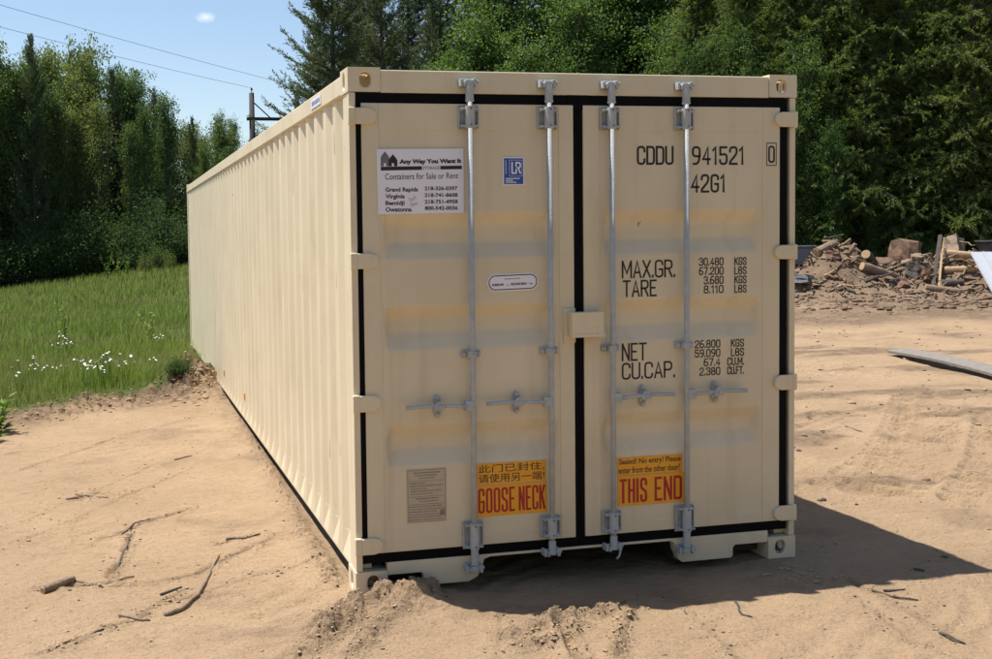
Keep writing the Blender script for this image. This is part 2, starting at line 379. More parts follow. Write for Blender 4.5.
gx_ = join(axis(-3.4, 8.2, .030, -700, 700), np.arange(-1.9, 2.3, .0135)); gy_ = join(axis(-2.0, 8.8, .030, -400, 1200), np.arange(-1.25, 1.3, .0135))
GX, GY = np.meshgrid(gx_, gy_); GZ = Hground(GX, GY)
nx, ny = len(gx_), len(gy_)
idx = np.arange(nx*ny).reshape(ny, nx)
F = np.stack([idx[:-1, :-1], idx[:-1, 1:], idx[1:, 1:], idx[1:, :-1]], -1).reshape(-1, 4)
gme = np_mesh('ground', np.stack([GX, GY, GZ], -1).reshape(-1, 3), F, True)
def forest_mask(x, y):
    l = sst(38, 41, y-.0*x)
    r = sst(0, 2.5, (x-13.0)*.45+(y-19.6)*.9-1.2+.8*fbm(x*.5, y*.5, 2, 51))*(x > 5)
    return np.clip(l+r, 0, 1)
ed = meadow_edge(GX)
dirt = np.clip(np.exp(-((GY-ed-.05)/.45)**2)*(GX < 1.2)*.9 + np.exp(-(((GX+.25)/.5)**2+((GY-7.7)/1.0)**2))
               + .55*np.exp(-((GX+.06)/.07)**2)*(GY > .2)*(GY < 12)*sst(-.1, .35, fbm(GX*6, GY*3, 4, 58)), 0, 1)
for P, w, h in RIDGES: dirt = np.maximum(dirt, .40*np.exp(-(pline(GX, GY, P)[0]/(w*1.3))**2))
for P, w, h in RUTS: dirt = np.maximum(dirt, min(.95, h*55)*np.exp(-(pline(GX, GY, P)[0]/(w*1.1))**2))
RZ = rubble(GX, GY); rub = RZ*1.25
dirt = np.clip(np.maximum(dirt, rub)*(.7+.9*fbm(GX*2, GY*2, 4, 52)), 0, 1)
dirt = np.maximum(dirt, .75*sst(.08, .45, fbm(GX*.9-GY*.3, GY*2.2, 5, 53))*sst(2.6, 4.5, GX))
dirt = np.maximum(dirt, .35*sst(.2, .5, fbm(GX*1.5, GY*2.5, 5, 54)))
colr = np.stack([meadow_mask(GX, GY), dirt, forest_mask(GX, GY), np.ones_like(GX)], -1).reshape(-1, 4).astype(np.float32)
at = gme.color_attributes.new('zone', 'FLOAT_COLOR', 'POINT'); at.data.foreach_set('color', colr.ravel())
def ground_mat():
    mt, nt, n, l, b = new_mat('sandy_ground')
    g = n.new('ShaderNodeNewGeometry'); va = n.new('ShaderNodeVertexColor'); va.layer_name = 'zone'
    sp = n.new('ShaderNodeSeparateColor'); l.new(va.outputs['Color'], sp.inputs[0])
    def noise(s, d, r=.55, vs=None):
        t = n.new('ShaderNodeTexNoise'); t.inputs['Scale'].default_value = s; t.inputs['Detail'].default_value = d; t.inputs['Roughness'].default_value = r
        if vs:
            mp = n.new('ShaderNodeMapping'); mp.inputs['Scale'].default_value = vs; l.new(g.outputs['Position'], mp.inputs['Vector']); l.new(mp.outputs[0], t.inputs['Vector'])
        else: l.new(g.outputs['Position'], t.inputs['Vector'])
        return t.outputs['Fac']
    def rng(s, a, c, lo=0, hi=1):
        r = n.new('ShaderNodeMapRange'); l.new(s, r.inputs['Value']); r.inputs['From Min'].default_value = a; r.inputs['From Max'].default_value = c; r.inputs['To Min'].default_value = lo; r.inputs['To Max'].default_value = hi; return r.outputs[0]
    def mix(f, a, c):
        x = n.new('ShaderNodeMix'); x.data_type = 'RGBA'; l.new(f, x.inputs['Factor'])
        for k, s in (('A', a), ('B', c)):
            if isinstance(s, tuple): x.inputs[k].default_value = s
            else: l.new(s, x.inputs[k])
        return x.outputs['Result']
    c = mix(rng(noise(1.1, 5), .35, .68), (.470, .326, .199, 1), (.392, .268, .160, 1))
    c = mix(rng(noise(9, 6, .65), .5, .75, 0, .5), c, (.36, .245, .145, 1))
    c = mix(rng(noise(70, 4, .7), .52, .72, 0, .45), c, (.30, .205, .125, 1))
    c = mix(rng(noise(3.5, 8, .7, (1, 2.2, 1)), .58, .70, 0, .5), c, (.30, .205, .13, 1))
    c = mix(rng(noise(26, 6, .75, (1, 1.6, 1)), .60, .68, 0, .55), c, (.22, .15, .095, 1))
    dd = n.new('ShaderNodeMath'); dd.operation = 'MULTIPLY'; l.new(sp.outputs['Green'], dd.inputs[0]); l.new(rng(noise(13, 6, .7), .3, .62, .45, 1.25), dd.inputs[1])
    dcl = n.new('ShaderNodeClamp'); l.new(dd.outputs[0], dcl.inputs[0])
    c = mix(dcl.outputs[0], c, mix(rng(noise(6, 5), .35, .65), (.24, .165, .105, 1), (.13, .088, .058, 1)))
    c = mix(sp.outputs['Red'], c, mix(rng(noise(4, 4), .3, .7), (.07, .095, .022, 1), (.13, .12, .05, 1)))
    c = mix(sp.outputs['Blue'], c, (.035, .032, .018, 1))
    l.new(c, b.inputs['Base Color']); b.inputs['Roughness'].default_value = .95; b.inputs['Specular IOR Level'].default_value = .2
    b1 = n.new('ShaderNodeBump'); b1.inputs['Strength'].default_value = .9; b1.inputs['Distance'].default_value = .02; l.new(noise(38, 5, .65), b1.inputs['Height'])
    b2 = n.new('ShaderNodeBump'); b2.inputs['Strength'].default_value = .95; b2.inputs['Distance'].default_value = .09; l.new(noise(6, 7, .66, (1, 1.8, 1)), b2.inputs['Height'])
    b3 = n.new('ShaderNodeBump'); b3.inputs['Strength'].default_value = .6; b3.inputs['Distance'].default_value = .003; l.new(noise(260, 2), b3.inputs['Height'])
    l.new(b2.outputs[0], b1.inputs['Normal']); l.new(b1.outputs[0], b3.inputs['Normal']); l.new(b3.outputs[0], b.inputs['Normal'])
    return mt
tag(link('ground', gme, ground_mat()), kind='structure')

# ------------------------------------------------------------------ the shipping container
W_, L_, T_ = 2.438, 12.192, 2.591
box = empty('shipping_container')
tag(box, 'long cream steel shipping container with locked double doors resting on bare sand', 'shipping container')
def adj(X, y):  # a measured position on the door plane, moved to its own depth y
    return CAM[0] + (X-CAM[0])*(y-CAM[1])/(0-CAM[1])
def adjz(Z, y): return CAM[2] + (Z-CAM[2])*(y-CAM[1])/(0-CAM[1])

# corner castings: hollow blocks with slots in the outward faces
def slot(cu, cv, w, h, n=32):
    pts = []
    r = w/2
    for k in range(n):
        a = 2*math.pi*k/n; c, s = math.cos(a), math.sin(a)
        pts.append((cu + r*c, cv + (h/2-r)*(1 if s > 1e-9 else -1 if s < -1e-9 else 0) + r*s))
    return pts
def holed(mb, M, w, h, hole, depth=.03):          # a w x h plate in its own (u, v), with a hole; M maps (u, v, d) to the world
    n = len(hole); cu = sum(p[0] for p in hole)/n; cv = sum(p[1] for p in hole)/n
    outer = []
    for (u, v) in hole:
        du, dv = u-cu, v-cv; t = min((w-cu)/du if du > 1e-9 else -cu/du if du < -1e-9 else 1e9, (h-cv)/dv if dv > 1e-9 else -cv/dv if dv < -1e-9 else 1e9)
        outer.append((cu+du*t, cv+dv*t))
    # put the true corners in
    for cx, cy in ((0, 0), (w, 0), (w, h), (0, h)):
        j = min(range(n), key=lambda k: (outer[k][0]-cx)**2+(outer[k][1]-cy)**2); outer[j] = (cx, cy)
    vs = [M(u, v, 0) for u, v in outer] + [M(u, v, 0) for u, v in hole] + [M(u, v, depth) for u, v in hole]
    fs = []
    for k in range(n):
        q = (k+1) % n; fs += [(k, q, n+q, n+k), (n+k, n+q, 2*n+q, 2*n+k)]
    mb.add(vs, fs)
def casting(x, y, z, sx, sy, sz):                  # (x, y, z) outer corner, s* point inward
    a, d, h = .162, .178, .118
    mb = MB()
    holed(mb, lambda u, v, q: (x+sx*u, y+sy*q, z+sz*v), a, h, slot(.089, .059, .06, .076))          # end face
    holed(mb, lambda u, v, q: (x+sx*q, y+sy*u, z+sz*v), d, h, slot(.10, .059, .05, .08))            # side face
    holed(mb, lambda u, v, q: (x+sx*u, y+sy*v, z+sz*q), a, d, slot(.085, .095, .062, .115))         # top or bottom face
    X, Y, Z = x+sx*a, y+sy*d, z+sz*h
    mb.add([(X, y, z), (X, Y, z), (X, Y, Z), (X, y, Z)], [(0, 1, 2, 3)])
    mb.add([(x, Y, z), (X, Y, z), (X, Y, Z), (x, Y, Z)], [(0, 1, 2, 3)])
    mb.add([(x, y, Z), (X, y, Z), (X, Y, Z), (x, Y, Z)], [(0, 1, 2, 3)])
    me = mb.mesh('corner_casting')
    bm = bmesh.new(); bm.from_mesh(me); bmesh.ops.remove_doubles(bm, verts=bm.verts, dist=1e-5); bmesh.ops.recalc_face_normals(bm, faces=bm.faces); bm.to_mesh(me); bm.free()
    o = link('corner_casting', me, PAINT, box)
    b = o.modifiers.new('bevel', 'BEVEL'); b.width = .007; b.segments = 3; b.limit_method = 'ANGLE'; b.angle_limit = math.radians(60)
for cx, sx in ((0, 1), (W_, -1)):
    for cy, sy in ((0, 1), (L_, -1)):
        for cz, sz in ((0, 1), (T_, -1)): casting(cx, cy, cz, sx, sy, sz)
# corner posts
for sx, x in ((1, .004), (-1, W_-.004)):
    MB().prism([(x, .1205), (x+sx*.033, .1205), (x+sx*.033, T_-.1205), (x, T_-.1205)], .004, .055).box(min(x+sx*.002, x+sx*.09), max(x+sx*.002, x+sx*.09), .056, .15, .1205, T_-.1205).build('corner_post', PAINT, box, bevel=.004)
    MB().box(min(x, x+sx*.1), max(x, x+sx*.1), L_-.15, L_-.004, .1205, T_-.1205).build('corner_post', PAINT, box, bevel=.004)
# rails
for sx, x in ((1, .003), (-1, W_-.003)):
    a, b_ = sorted((x, x+sx*.06)); MB().box(a, b_, .1785, L_-.1785, 2.475, 2.572).build('top_rail', PAINT, box, bevel=.006)
    a, b_ = sorted((x+sx*.052, x+sx*.09)); MB().box(a, b_, .1785, L_-.1785, .120, .205).build('bottom_rail', PAINT, box, bevel=.005)
    a, b_ = sorted((x+sx*.050, x+sx*.09)); MB().box(a, b_, .1785, L_-.1785, .030, .119).build('rail_foot', UNDER, box)  # dark strip standing in for the shade in the gap under the wall
MB().box(.1625, W_-.1625, L_-.08, L_-.006, 2.475, 2.573).build('end_rail', PAINT, box, bevel=.005)
MB().box(.1625, W_-.1625, L_-.08, L_-.006, .03, .16).build('end_sill', PAINT, box, bevel=.005)
# corrugated walls
def corrugated(name, mk, total, z0, z1, pitch=.278, depth=.025, start=0.0, fade=False):
    pts = []; s = start
    pts.append((0, 0))
    prof = [(0, 1), (.070, 1), (.138, 0), (.210, 0)]      # recess, slope, outer land, slope
    s = start
    while s + pitch < total:
        for ds, lvl in prof: pts.append((s+ds, 0 if lvl == 0 else depth))
        s += pitch
    pts.append((total, 0))
    n = len(pts); rows = [(z0, 0), (z0+.012, 0), (z0+.15, 1), (z1, 1)] if fade else [(z0, 1), (z1, 1)]
    V = [mk(u, d*k, z) for z, k in rows for u, d in pts]
    mb = MB(); mb.add(V, [(r_*n+i, r_*n+i+1, (r_+1)*n+i+1, (r_+1)*n+i) for r_ in range(len(rows)-1) for i in range(n-1)])
    o = mb.build(name, PAINT, box)
    md = o.modifiers.new('bevel', 'BEVEL'); md.width = .008; md.segments = 3; md.limit_method = 'ANGLE'; md.angle_limit = math.radians(20)
    for p in o.data.polygons: p.use_smooth = False
corrugated('side_wall', lambda u, d, z: (.014+d, .15+u, z), L_-.30, .100, 2.476, start=.10, fade=True)
corrugated('side_wall', lambda u, d, z: (W_-.014-d, .15+u, z), L_-.30, .100, 2.476, start=.10, fade=True)
corrugated('end_wall', lambda u, d, z: (.10+u, L_-.02-d, z), W_-.20, .16, 2.476, start=.08)
corrugated('roof', lambda u, d, z: (.062 if z < 1 else W_-.062, .12+u, T_-.022-d*.5), L_-.24, 0, 2, pitch=.30, start=.15)
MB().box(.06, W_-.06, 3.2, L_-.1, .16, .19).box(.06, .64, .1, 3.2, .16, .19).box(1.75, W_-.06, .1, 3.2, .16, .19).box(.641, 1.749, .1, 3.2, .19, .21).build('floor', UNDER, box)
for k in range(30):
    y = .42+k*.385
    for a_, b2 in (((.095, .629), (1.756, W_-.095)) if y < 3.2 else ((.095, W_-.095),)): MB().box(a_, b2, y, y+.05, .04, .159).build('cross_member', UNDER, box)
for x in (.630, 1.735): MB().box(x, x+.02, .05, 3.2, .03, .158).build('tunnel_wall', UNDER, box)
# header and sill
MB().box(.1625, W_-.1625, .004, .07, 2.470, 2.580).build('door_header', PAINT, box, bevel=.005)
sill = [(.1625, .156), (.1625, .092), (.335, .092), (.348, .080), (.350, .030), (.36, .024), (.585, .024), (.630, .045), (.655, .09), (.668, .132), (.70, .142), (1.70, .142), (1.722, .13), (1.730, .09), (1.748, .04), (1.77, .024), (2.055, .024), (2.066, .034), (2.067, .080), (2.08, .092), (2.2755, .092), (2.2755, .156)]
MB().prism(sill, .005, .06).build('door_sill', PAINT, box, bevel=.004)
MB().box(.17, .345, .10, .5, .03, .085).build('forklift_pocket', UNDER, box); MB().box(2.07, 2.27, .10, .5, .03, .085).build('forklift_pocket', UNDER, box)

# doors
DZ0, DZ1 = .207, 2.419
RECESS = [(1.885, 1.815, 1.735, 1.66), (1.425, 1.365, 1.29, 1.21), (.838, .770, .71, .63)]
def door(x0, x1, px0, px1, hinge_left):
    d = empty('door'); d.parent = box
    if hinge_left: d['label'] = 'left door leaf carrying the white company sign'
    else: d['label'] = 'right door leaf carrying the black stencilled code and weights'
    # frame
    MB().prism([(x0+.012, DZ0), (x1-.012, DZ0), (x1, DZ0+.012), (x1, DZ1-.012), (x1-.012, DZ1), (x0+.012, DZ1), (x0, DZ1-.012), (x0, DZ0+.012)], .050, .060).build('door_backing', PAINT, d)
    for a, b_ in ((x0, px0), (px1, x1)): MB().box(a, b_, .000, .049, DZ0, DZ1).build('door_stile', PAINT, d, bevel=.0025)
    for a, b_ in ((DZ0, .262), (2.292, DZ1)): MB().box(px0+.0002, px1-.0002, .0012, .021, a, b_).build('door_rail', PAINT, d, bevel=.002)
    # panel with three pressed recesses, pressed ends sloping too
    y0, dep = .004, .041
    zs = [2.2925]; lv = [0]
    for (a, b_, c, e) in RECESS: zs += [a, b_, c, e]; lv += [0, 1, 1, 0]
    zs.append(.2615); lv.append(0)
    xs = [px0-.001, px0+.014, px0+.045, px1-.045, px1-.014, px1+.001]; xl = [0, 0, 1, 1, 0, 0]
    V = []; 
    for z, a in zip(zs, lv):
        for x, b_ in zip(xs, xl): V.append((x, y0+dep*a*b_, z))
    n = len(xs); Fs = [(i*n+j, i*n+j+1, (i+1)*n+j+1, (i+1)*n+j) for i in range(len(zs)-1) for j in range(n-1)]
    o = MB().add(V, Fs).build('door_panel', PAINT, d)
    md = o.modifiers.new('bevel', 'BEVEL'); md.width = .011; md.segments = 3; md.limit_method = 'ANGLE'; md.angle_limit = math.radians(15)
    # rubber seal round the leaf, its hinge edge running a little unevenly
    gl, gr = (.036, 1.189) if hinge_left else (1.191, 2.386)
    mb = MB()
    ya, yb = .009, .045
    mb.box(gl, gr, ya, yb, DZ1, 2.4685)
    mb.box(gl, gr, ya, yb, .157, DZ0)
    zz = np.linspace(DZ0, DZ1, 40)
    def strip(xa, xb, wob):
        pts = [(xa+(wob*random.uniform(-1, 1) if xa in (gl,) or wob else 0), z) for z in zz]
        mb.prism([(xb, zz[0])]+[(xb, zz[-1])]+[p for p in pts[::-1]], ya, yb)
    if hinge_left: strip(gl, x0, .0012); strip(gr, x1, 0)
    else: strip(gr, x1, .0012); strip(gl, x0, 0)
    if hinge_left: mb.box(1.135, 1.189, .004, .0085, 2.395, 2.4685)
    else: mb.box(1.191, 1.25, .004, .0085, 2.395, 2.4685)
    mb.build('gasket', RUBBER, d)
    return d
doorL = door(.064, 1.163, .150, 1.083, True)
doorR = door(1.217, 2.338, 1.306, 2.238, False)
# hinges
for z0, z1 in ((2.313, 2.398), (1.613, 1.695), (.912, 1.000), (.204, .292)):
    for s, par in ((1, doorL), (-1, doorR)):
        mx_ = (lambda x: x) if s == 1 else (lambda x: W_-x)
        zc = (z0+z1)/2; h = (z1-z0)/2
        out = [(.030, -h*.92), (.095, -h*.92), (.118, -h*.78), (.133, -h*.45), (.137, 0), (.133, h*.45), (.118, h*.78), (.095, h*.92), (.030, h*.92)]
        MB().prism([(mx_(x), zc+z) for x, z in out], -.020, -.001).build('hinge', PAINT, par, bevel=.005)
        a, b_ = sorted((mx_(-.003 if s == 1 else .003), mx_(.032)))
        MB().box(a, b_, -.020, .0035, z0, z1).build('hinge_lug', PAINT, box, bevel=.006)
# locking gear: four rods, each with brackets, cams, keepers and a handle
RY = -.036
RODS = [(.615, doorL, -1), (1.033, doorL, -1), (1.374, doorR, 1), (1.792, doorR, 1)]
for i, (rx, par, hs) in enumerate(RODS):
    x = adj(rx, RY)
    zb = .12 if i in (0, 3) else .165
    tilt = .003
    MB().tube([(x, RY, zb), (x+tilt*.5, RY, 1.2), (x, RY, 2.50)], .0145, 14).build('locking_rod', GALV, par, smooth=True)
    MB().tube([(x, RY, 2.505), (x, RY, 2.44), (x, RY, 2.43), (x, RY, 2.425)], [.020, .020, .023, .017], 14).build('rod_collar', GALV, par, smooth=False)
    MB().tube([(x, RY, zb), (x, RY, .205), (x, RY, .21)], [.019, .019, .015], 14).build('rod_collar', GALV, par)
    for (z0, z1) in ((2.293, 2.408), (.222 if i in (1, 2) else .195, .335)):
        mb = MB()
        mb.tube([(x, RY, z0+.004), (x, RY, z1-.004)], .0235, 16)
        mb.box(x-.052, x+.052, -.006, -.0015, z0, z1)
        for q in (-1, 1):
            mb.box(min(x+q*.0465, x+q*.052), max(x+q*.0465, x+q*.052), -.020, -.0062, z0+.004, z1-.004)
            mb.box(min(x+q*.010, x+q*.046), max(x+q*.010, x+q*.046), -.042, -.0062, z0+.012, z0+.020)
            mb.box(min(x+q*.010, x+q*.046), max(x+q*.010, x+q*.046), -.042, -.0062, z1-.020, z1-.012)
            for zz_ in (z0+.018, z1-.018):
                mb.tube([(x+q*.036, -.006, zz_), (x+q*.036, -.020, zz_), (x+q*.036, -.024, zz_)], [.010, .010, .006], 8)
                mb.tube([(x+q*.0, RY-.0225, zz_+.002), (x+q*.0, RY-.027, zz_+.002)], .005, 8)
        mb.build('rod_bracket', GALV, par, bevel=.0015)
    zc = 1.18
    mb = MB().box(x-.050, x+.050, -.010, -.002, zc-.017, zc+.017).tube([(x, RY, zc-.016), (x, RY, zc+.016)], .022, 14).box(x-.021, x+.021, -.035, -.010, zc-.015, zc+.015)
    for q in (-1, 1): mb.tube([(x+q*.037, -.010, zc), (x+q*.037, -.020, zc), (x+q*.037, -.024, zc)], [.011, .011, .006], 8)
    mb.tube([(x+.003, RY-.021, zc), (x+.003, RY-.027, zc)], .006, 8)
    mb.build('rod_clamp', GALV, par, bevel=.0015)
    # cams and keepers, top and bottom
    for zc, up in ((2.520, 1), (zb-.018 if i in (0, 3) else .152, -1)):
        cy_ = RY+.012 if up == 1 else RY
        mb = MB().box(x-.020, x+.014, cy_-.018, cy_+.018, zc-.014, zc+.014)
        mb.box(x-.030, x-.0205, cy_-.022, cy_+.012, zc-.020, zc+.006).box(x+.0145, x+.021, cy_-.024, cy_-.002, zc-.006, zc+.018)
        mb.build('cam', GALV, par, bevel=.003)
        mk = MB().box(x+.022, x+.038, cy_-.020, .0035, zc-.020, zc+.020).box(x-.046, x-.032, cy_-.014, .0035, zc-.020, zc+.016)
        mk.box(x-.046, x+.038, -.006, .0035, zc-.024, zc+.024) if up == 1 or i in (0, 3) else None
        mk.tube([(x+.039, cy_-.008, zc+.004), (x+.046, cy_-.008, zc+.004)], .011, 8)
        mk.build('cam_keeper', GALV, box, bevel=.003)
    # handle: hub block on the rod, flat lever lying in its catch
    zc = .925
    y = RY
    xe = x+hs*.345
    mb = MB().box(min(x, x+hs*.045), max(x, x+hs*.045), y-.020, y+.014, zc-.026, zc+.026)
    mb.build('handle_hub', GALV, par, bevel=.004)
    mb = MB()
    pts = [(x+hs*.040, y-.012, zc), (x+hs*.09, y-.014, zc+.002), (x+hs*.17, y-.006, zc+.008), (x+hs*.24, y-.004, zc+.008), (xe, y-.008, zc+.004)]
    mb.tube(pts, [.013, .010, .010, .011, .011], 8)
    mb.build('handle', GALV, par, smooth=True)
    xc = x+hs*.178
    mb = MB()
    plate = [(-.020, -.030), (-.012, -.052), (0, -.058), (.012, -.052), (.020, -.030), (.014, 0), (.020, .030), (.012, .052), (0, .058), (-.012, .052), (-.020, .030), (-.014, 0)]
    mb.prism([(xc+a, zc+b_) for a, b_ in plate], -.012, -.001)
    mb.prism([(xc-.022, zc-.012), (xc+.022, zc-.012), (xc+.030, zc-.004), (xc+.012, zc+.030), (xc-.012, zc+.030), (xc-.030, zc-.004)], y-.022, y-.014)
    mb.box(xc-.014, xc+.014, y-.014, -.012, zc-.016, zc-.010)
    for q in (-1, 1): mb.tube([(xc, -.012, zc+q*.042), (xc, -.022, zc+q*.042), (xc, -.026, zc+q*.042)], [.012, .012, .007], 10)
    mb.tube([(xc, y-.02, zc+.004), (xc, y-.032, zc+.004)], [.012, .008], 10)
    mb.build('handle_catch', GALV, par, bevel=.0015)
x = adj(1.40, RY); MB().tube([(x, RY, .155), (x+.008, RY-.004, .125), (x+.002, RY-.004, .10), (x-.012, RY-.004, .088)], .006, 6).build('seal_pin', GALV, doorR, smooth=True)
# lock box over the meeting edges
MB().box(1.100, 1.165, -.010, -.0005, 1.215, 1.392).build('lock_plate', PAINT, doorL, bevel=.003)
mb = MB().box(1.122, 1.295, -.066, -.060, 1.250, 1.372).box(1.122, 1.295, -.060, -.004, 1.366, 1.372).box(1.285, 1.295, -.060, -.002, 1.250, 1.366).box(1.122, 1.128, -.060, -.012, 1.250, 1.366)
mb.box(1.118, 1.300, -.069, -.0665, 1.246, 1.262)
mb.build('lock_box', PAINT, doorR, bevel=.003)

# ---------------- lettering: a condensed single-stroke stencil alphabet
G = {
 'A': (1, [[(0, 0), (.5, 1), (1, 0)], [(.17, .3), (.83, .3)]], 0), 'B': (1, [[(0, .52), (.95, .52), (.95, 1), (0, 1), (0, 0), (1, 0), (1, .52), (.5, .52)]], 1),
 'C': (1, [[(1, .74), (1, 1), (0, 1), (0, 0), (1, 0), (1, .26)]], 1), 'D': (1, [[(0, 0), (0, 1), (1, 1), (1, 0), (0, 0)]], 2),
 'E': (.85, [[(1, 1), (0, 1), (0, 0), (1, 0)], [(0, .52), (.8, .52)]], 0), 'F': (.85, [[(1, 1), (0, 1), (0, 0)], [(0, .52), (.8, .52)]], 0),
 'G': (1, [[(1, .76), (1, 1), (0, 1), (0, 0), (1, 0), (1, .46), (.55, .46)]], 3), 'H': (1, [[(0, 0), (0, 1)], [(1, 0), (1, 1)], [(0, .52), (1, .52)]], 0),
 'I': (.05, [[(.5, 0), (.5, 1)]], 0), 'K': (1, [[(0, 0), (0, 1)], [(1, 1), (0, .40)], [(.38, .62), (1, 0)]], 0), 'L': (.85, [[(0, 1), (0, 0), (1, 0)]], 0),
 'M': (1.25, [[(0, 0), (0, 1)], [(.03, .97), (.5, .25), (.97, .97)], [(1, 1), (1, 0)]], 0), 'N': (1, [[(0, 0), (0, 1)], [(.04, .97), (.96, .03)], [(1, 0), (1, 1)]], 0), 'O': (1, [[(0, .5), (0, 1), (1, 1), (1, 0), (0, 0), (0, .5)]], 1),
 'P': (1, [[(0, 0), (0, 1), (1, 1), (1, .48), (0, .48)]], 2), 'R': (1, [[(0, 0), (0, 1), (1, 1), (1, .5), (0, .5)], [(.5, .5), (1, 0)]], 2),
 'S': (1, [[(1, .76), (1, 1), (0, 1), (0, .58), (1, .44), (1, 0), (0, 0), (0, .24)]], 1), 'T': (1, [[(.5, 0), (.5, 1)], [(0, 1), (1, 1)]], 0),
 'U': (1, [[(0, 1), (0, 0), (1, 0), (1, 1)]], 1), 'X': (1, [[(0, 0), (1, 1)], [(0, 1), (1, 0)]], 0), '.': (.05, [[(.5, 0), (.5, .09)]], 0),
 '0': (1, [[(0, .5), (0, 1), (1, 1), (1, 0), (0, 0), (0, .5)]], 1), '1': (.5, [[(0, .82), (.7, 1), (.7, 0)]], 0), '2': (1, [[(0, .74), (0, 1), (1, 1), (1, .62), (0, .12), (0, 0), (1, 0)]], 4),
 '3': (1, [[(0, .8), (0, 1), (1, 1), (1, .52), (.4, .52)], [(.4, .52), (1, .52), (1, 0), (0, 0), (0, .2)]], 1), '4': (1, [[(.72, 0), (.72, 1), (0, .28), (1, .28)]], 0),
 '5': (1, [[(.95, 1), (.05, 1), (.05, .56), (1, .60), (1, 0), (0, 0), (0, .22)]], 5), '6': (1, [[(.9, 1), (.25, 1), (0, .6), (0, 0), (1, 0), (1, .54), (0, .54)]], 1),
 '7': (1, [[(0, 1), (1, 1), (.35, 0)]], 0), '8': (1, [[(.5, .52), (.04, .52), (.04, 1), (.96, 1), (.96, .52), (.5, .52)], [(.5, .52), (0, .52), (0, 0), (1, 0), (1, .52), (.5, .52)]], 1),
 '9': (1, [[(.1, 0), (.75, 0), (1, .4), (1, 1), (0, 1), (0, .46), (1, .46)]], 1)}
SHARP = {2: lambda i, n, c: i in ((1,) if True else ()) , 3: lambda i, n, c: i == n-2, 4: lambda i, n, c: i == n-2, 5: lambda i, n, c: i in (1, 2)}
def rounded(P, r, mode, ch):
    n = len(P); out = [P[0]]
    for i in range(1, n-1):
        if mode in SHARP and SHARP[mode](i, n, ch): out.append(P[i]); continue
        a, p, b_ = map(Vector, (P[i-1], P[i], P[i+1])); u = a-p; v = b_-p
        fa = .5 if 1 < i else .98; fb = .5 if i < n-2 else .98
        k = min(r, u.length*fa, v.length*fb)
        s, e = p+u.normalized()*k, p+v.normalized()*k
        for t in np.linspace(0, 1, 7): out.append(tuple((1-t)**2*s + 2*t*(1-t)*p*1.0 + t*t*e))
    out.append(P[-1]); return out
def stroke_text(text, x0, x1, z0, z1, t, gap=.42):
    h = z1-z0; adv = sum((G[c][0] if c in G else .6) for c in text) + gap*(len(text)-1)
    u = (x1-x0-t)/adv                              # width of a full letter box (stroke centre to centre)
    V, Fs = [], []; x = x0+t/2; si = 0
    for c in text:
        if c in G:
            w, strokes, mode = G[c]
            for st in strokes:
                P = [(x+a*w*u if w > .1 else x+.0, z0+t/2+b_*(h-t)) for a, b_ in st]
                if mode: P = rounded(P, u*.46, mode, c)
                Q = [Vector(P[0])]
                for p in P[1:]:
                    if (Vector(p)-Q[-1]).length > 1e-5: Q.append(Vector(p))
                closed = (Q[0]-Q[-1]).length < 1e-4
                L, R = [], []
                for i, p in enumerate(Q):
                    d0 = (p-Q[i-1]).normalized() if i > 0 else ((Q[0]-Q[-2]).normalized() if closed else None)
                    d1 = (Q[i+1]-p).normalized() if i < len(Q)-1 else ((Q[1]-Q[0]).normalized() if closed else None)
                    d0 = d0 or d1; d1 = d1 or d0
                    n0 = Vector((-d0.y, d0.x)); n1 = Vector((-d1.y, d1.x)); nn = (n0+n1)
                    nn = nn.normalized() if nn.length > 1e-4 else n0
                    k = min(1/max(nn.dot(n0), .45), 1.7)
                    e = Vector((0, 0))
                    if not closed and c not in '.ADP':
                        pass
                    L.append(p+nn*t/2*k+e); R.append(p-nn*t/2*k+e)
                if not closed:                      # square ends
                    e0 = (Q[0]-Q[1]).normalized()*t*.45; e1 = (Q[-1]-Q[-2]).normalized()*t*.45
                    L[0] += e0; R[0] += e0; L[-1] += e1; R[-1] += e1
                o = len(V); n = len(Q)
                V += [(p.x, p.y, si) for p in L]+[(p.x, p.y, si) for p in R]; si += 1
                Fs += [(o+i, o+i+1, o+n+i+1, o+n+i) for i in range(n-1)]
            x += w*u+gap*u
        else: x += (.6+gap)*u
    return V, Fs
def lettering(text, x0, x1, z0, z1, t, y, mat, parent, gap=.42, slope=0):
    V, Fs = stroke_text(text, x0, x1, z0, z1, t, gap)
    # strokes that cross lie a hair apart
    VV = [(x, y-.00004*si, z+(x-x0)*slope) for x, z, si in V]
    me = bpy.data.meshes.new('lettering'); me.from_pydata(VV, [], Fs); me.update()
    return link('lettering', me, mat, parent)
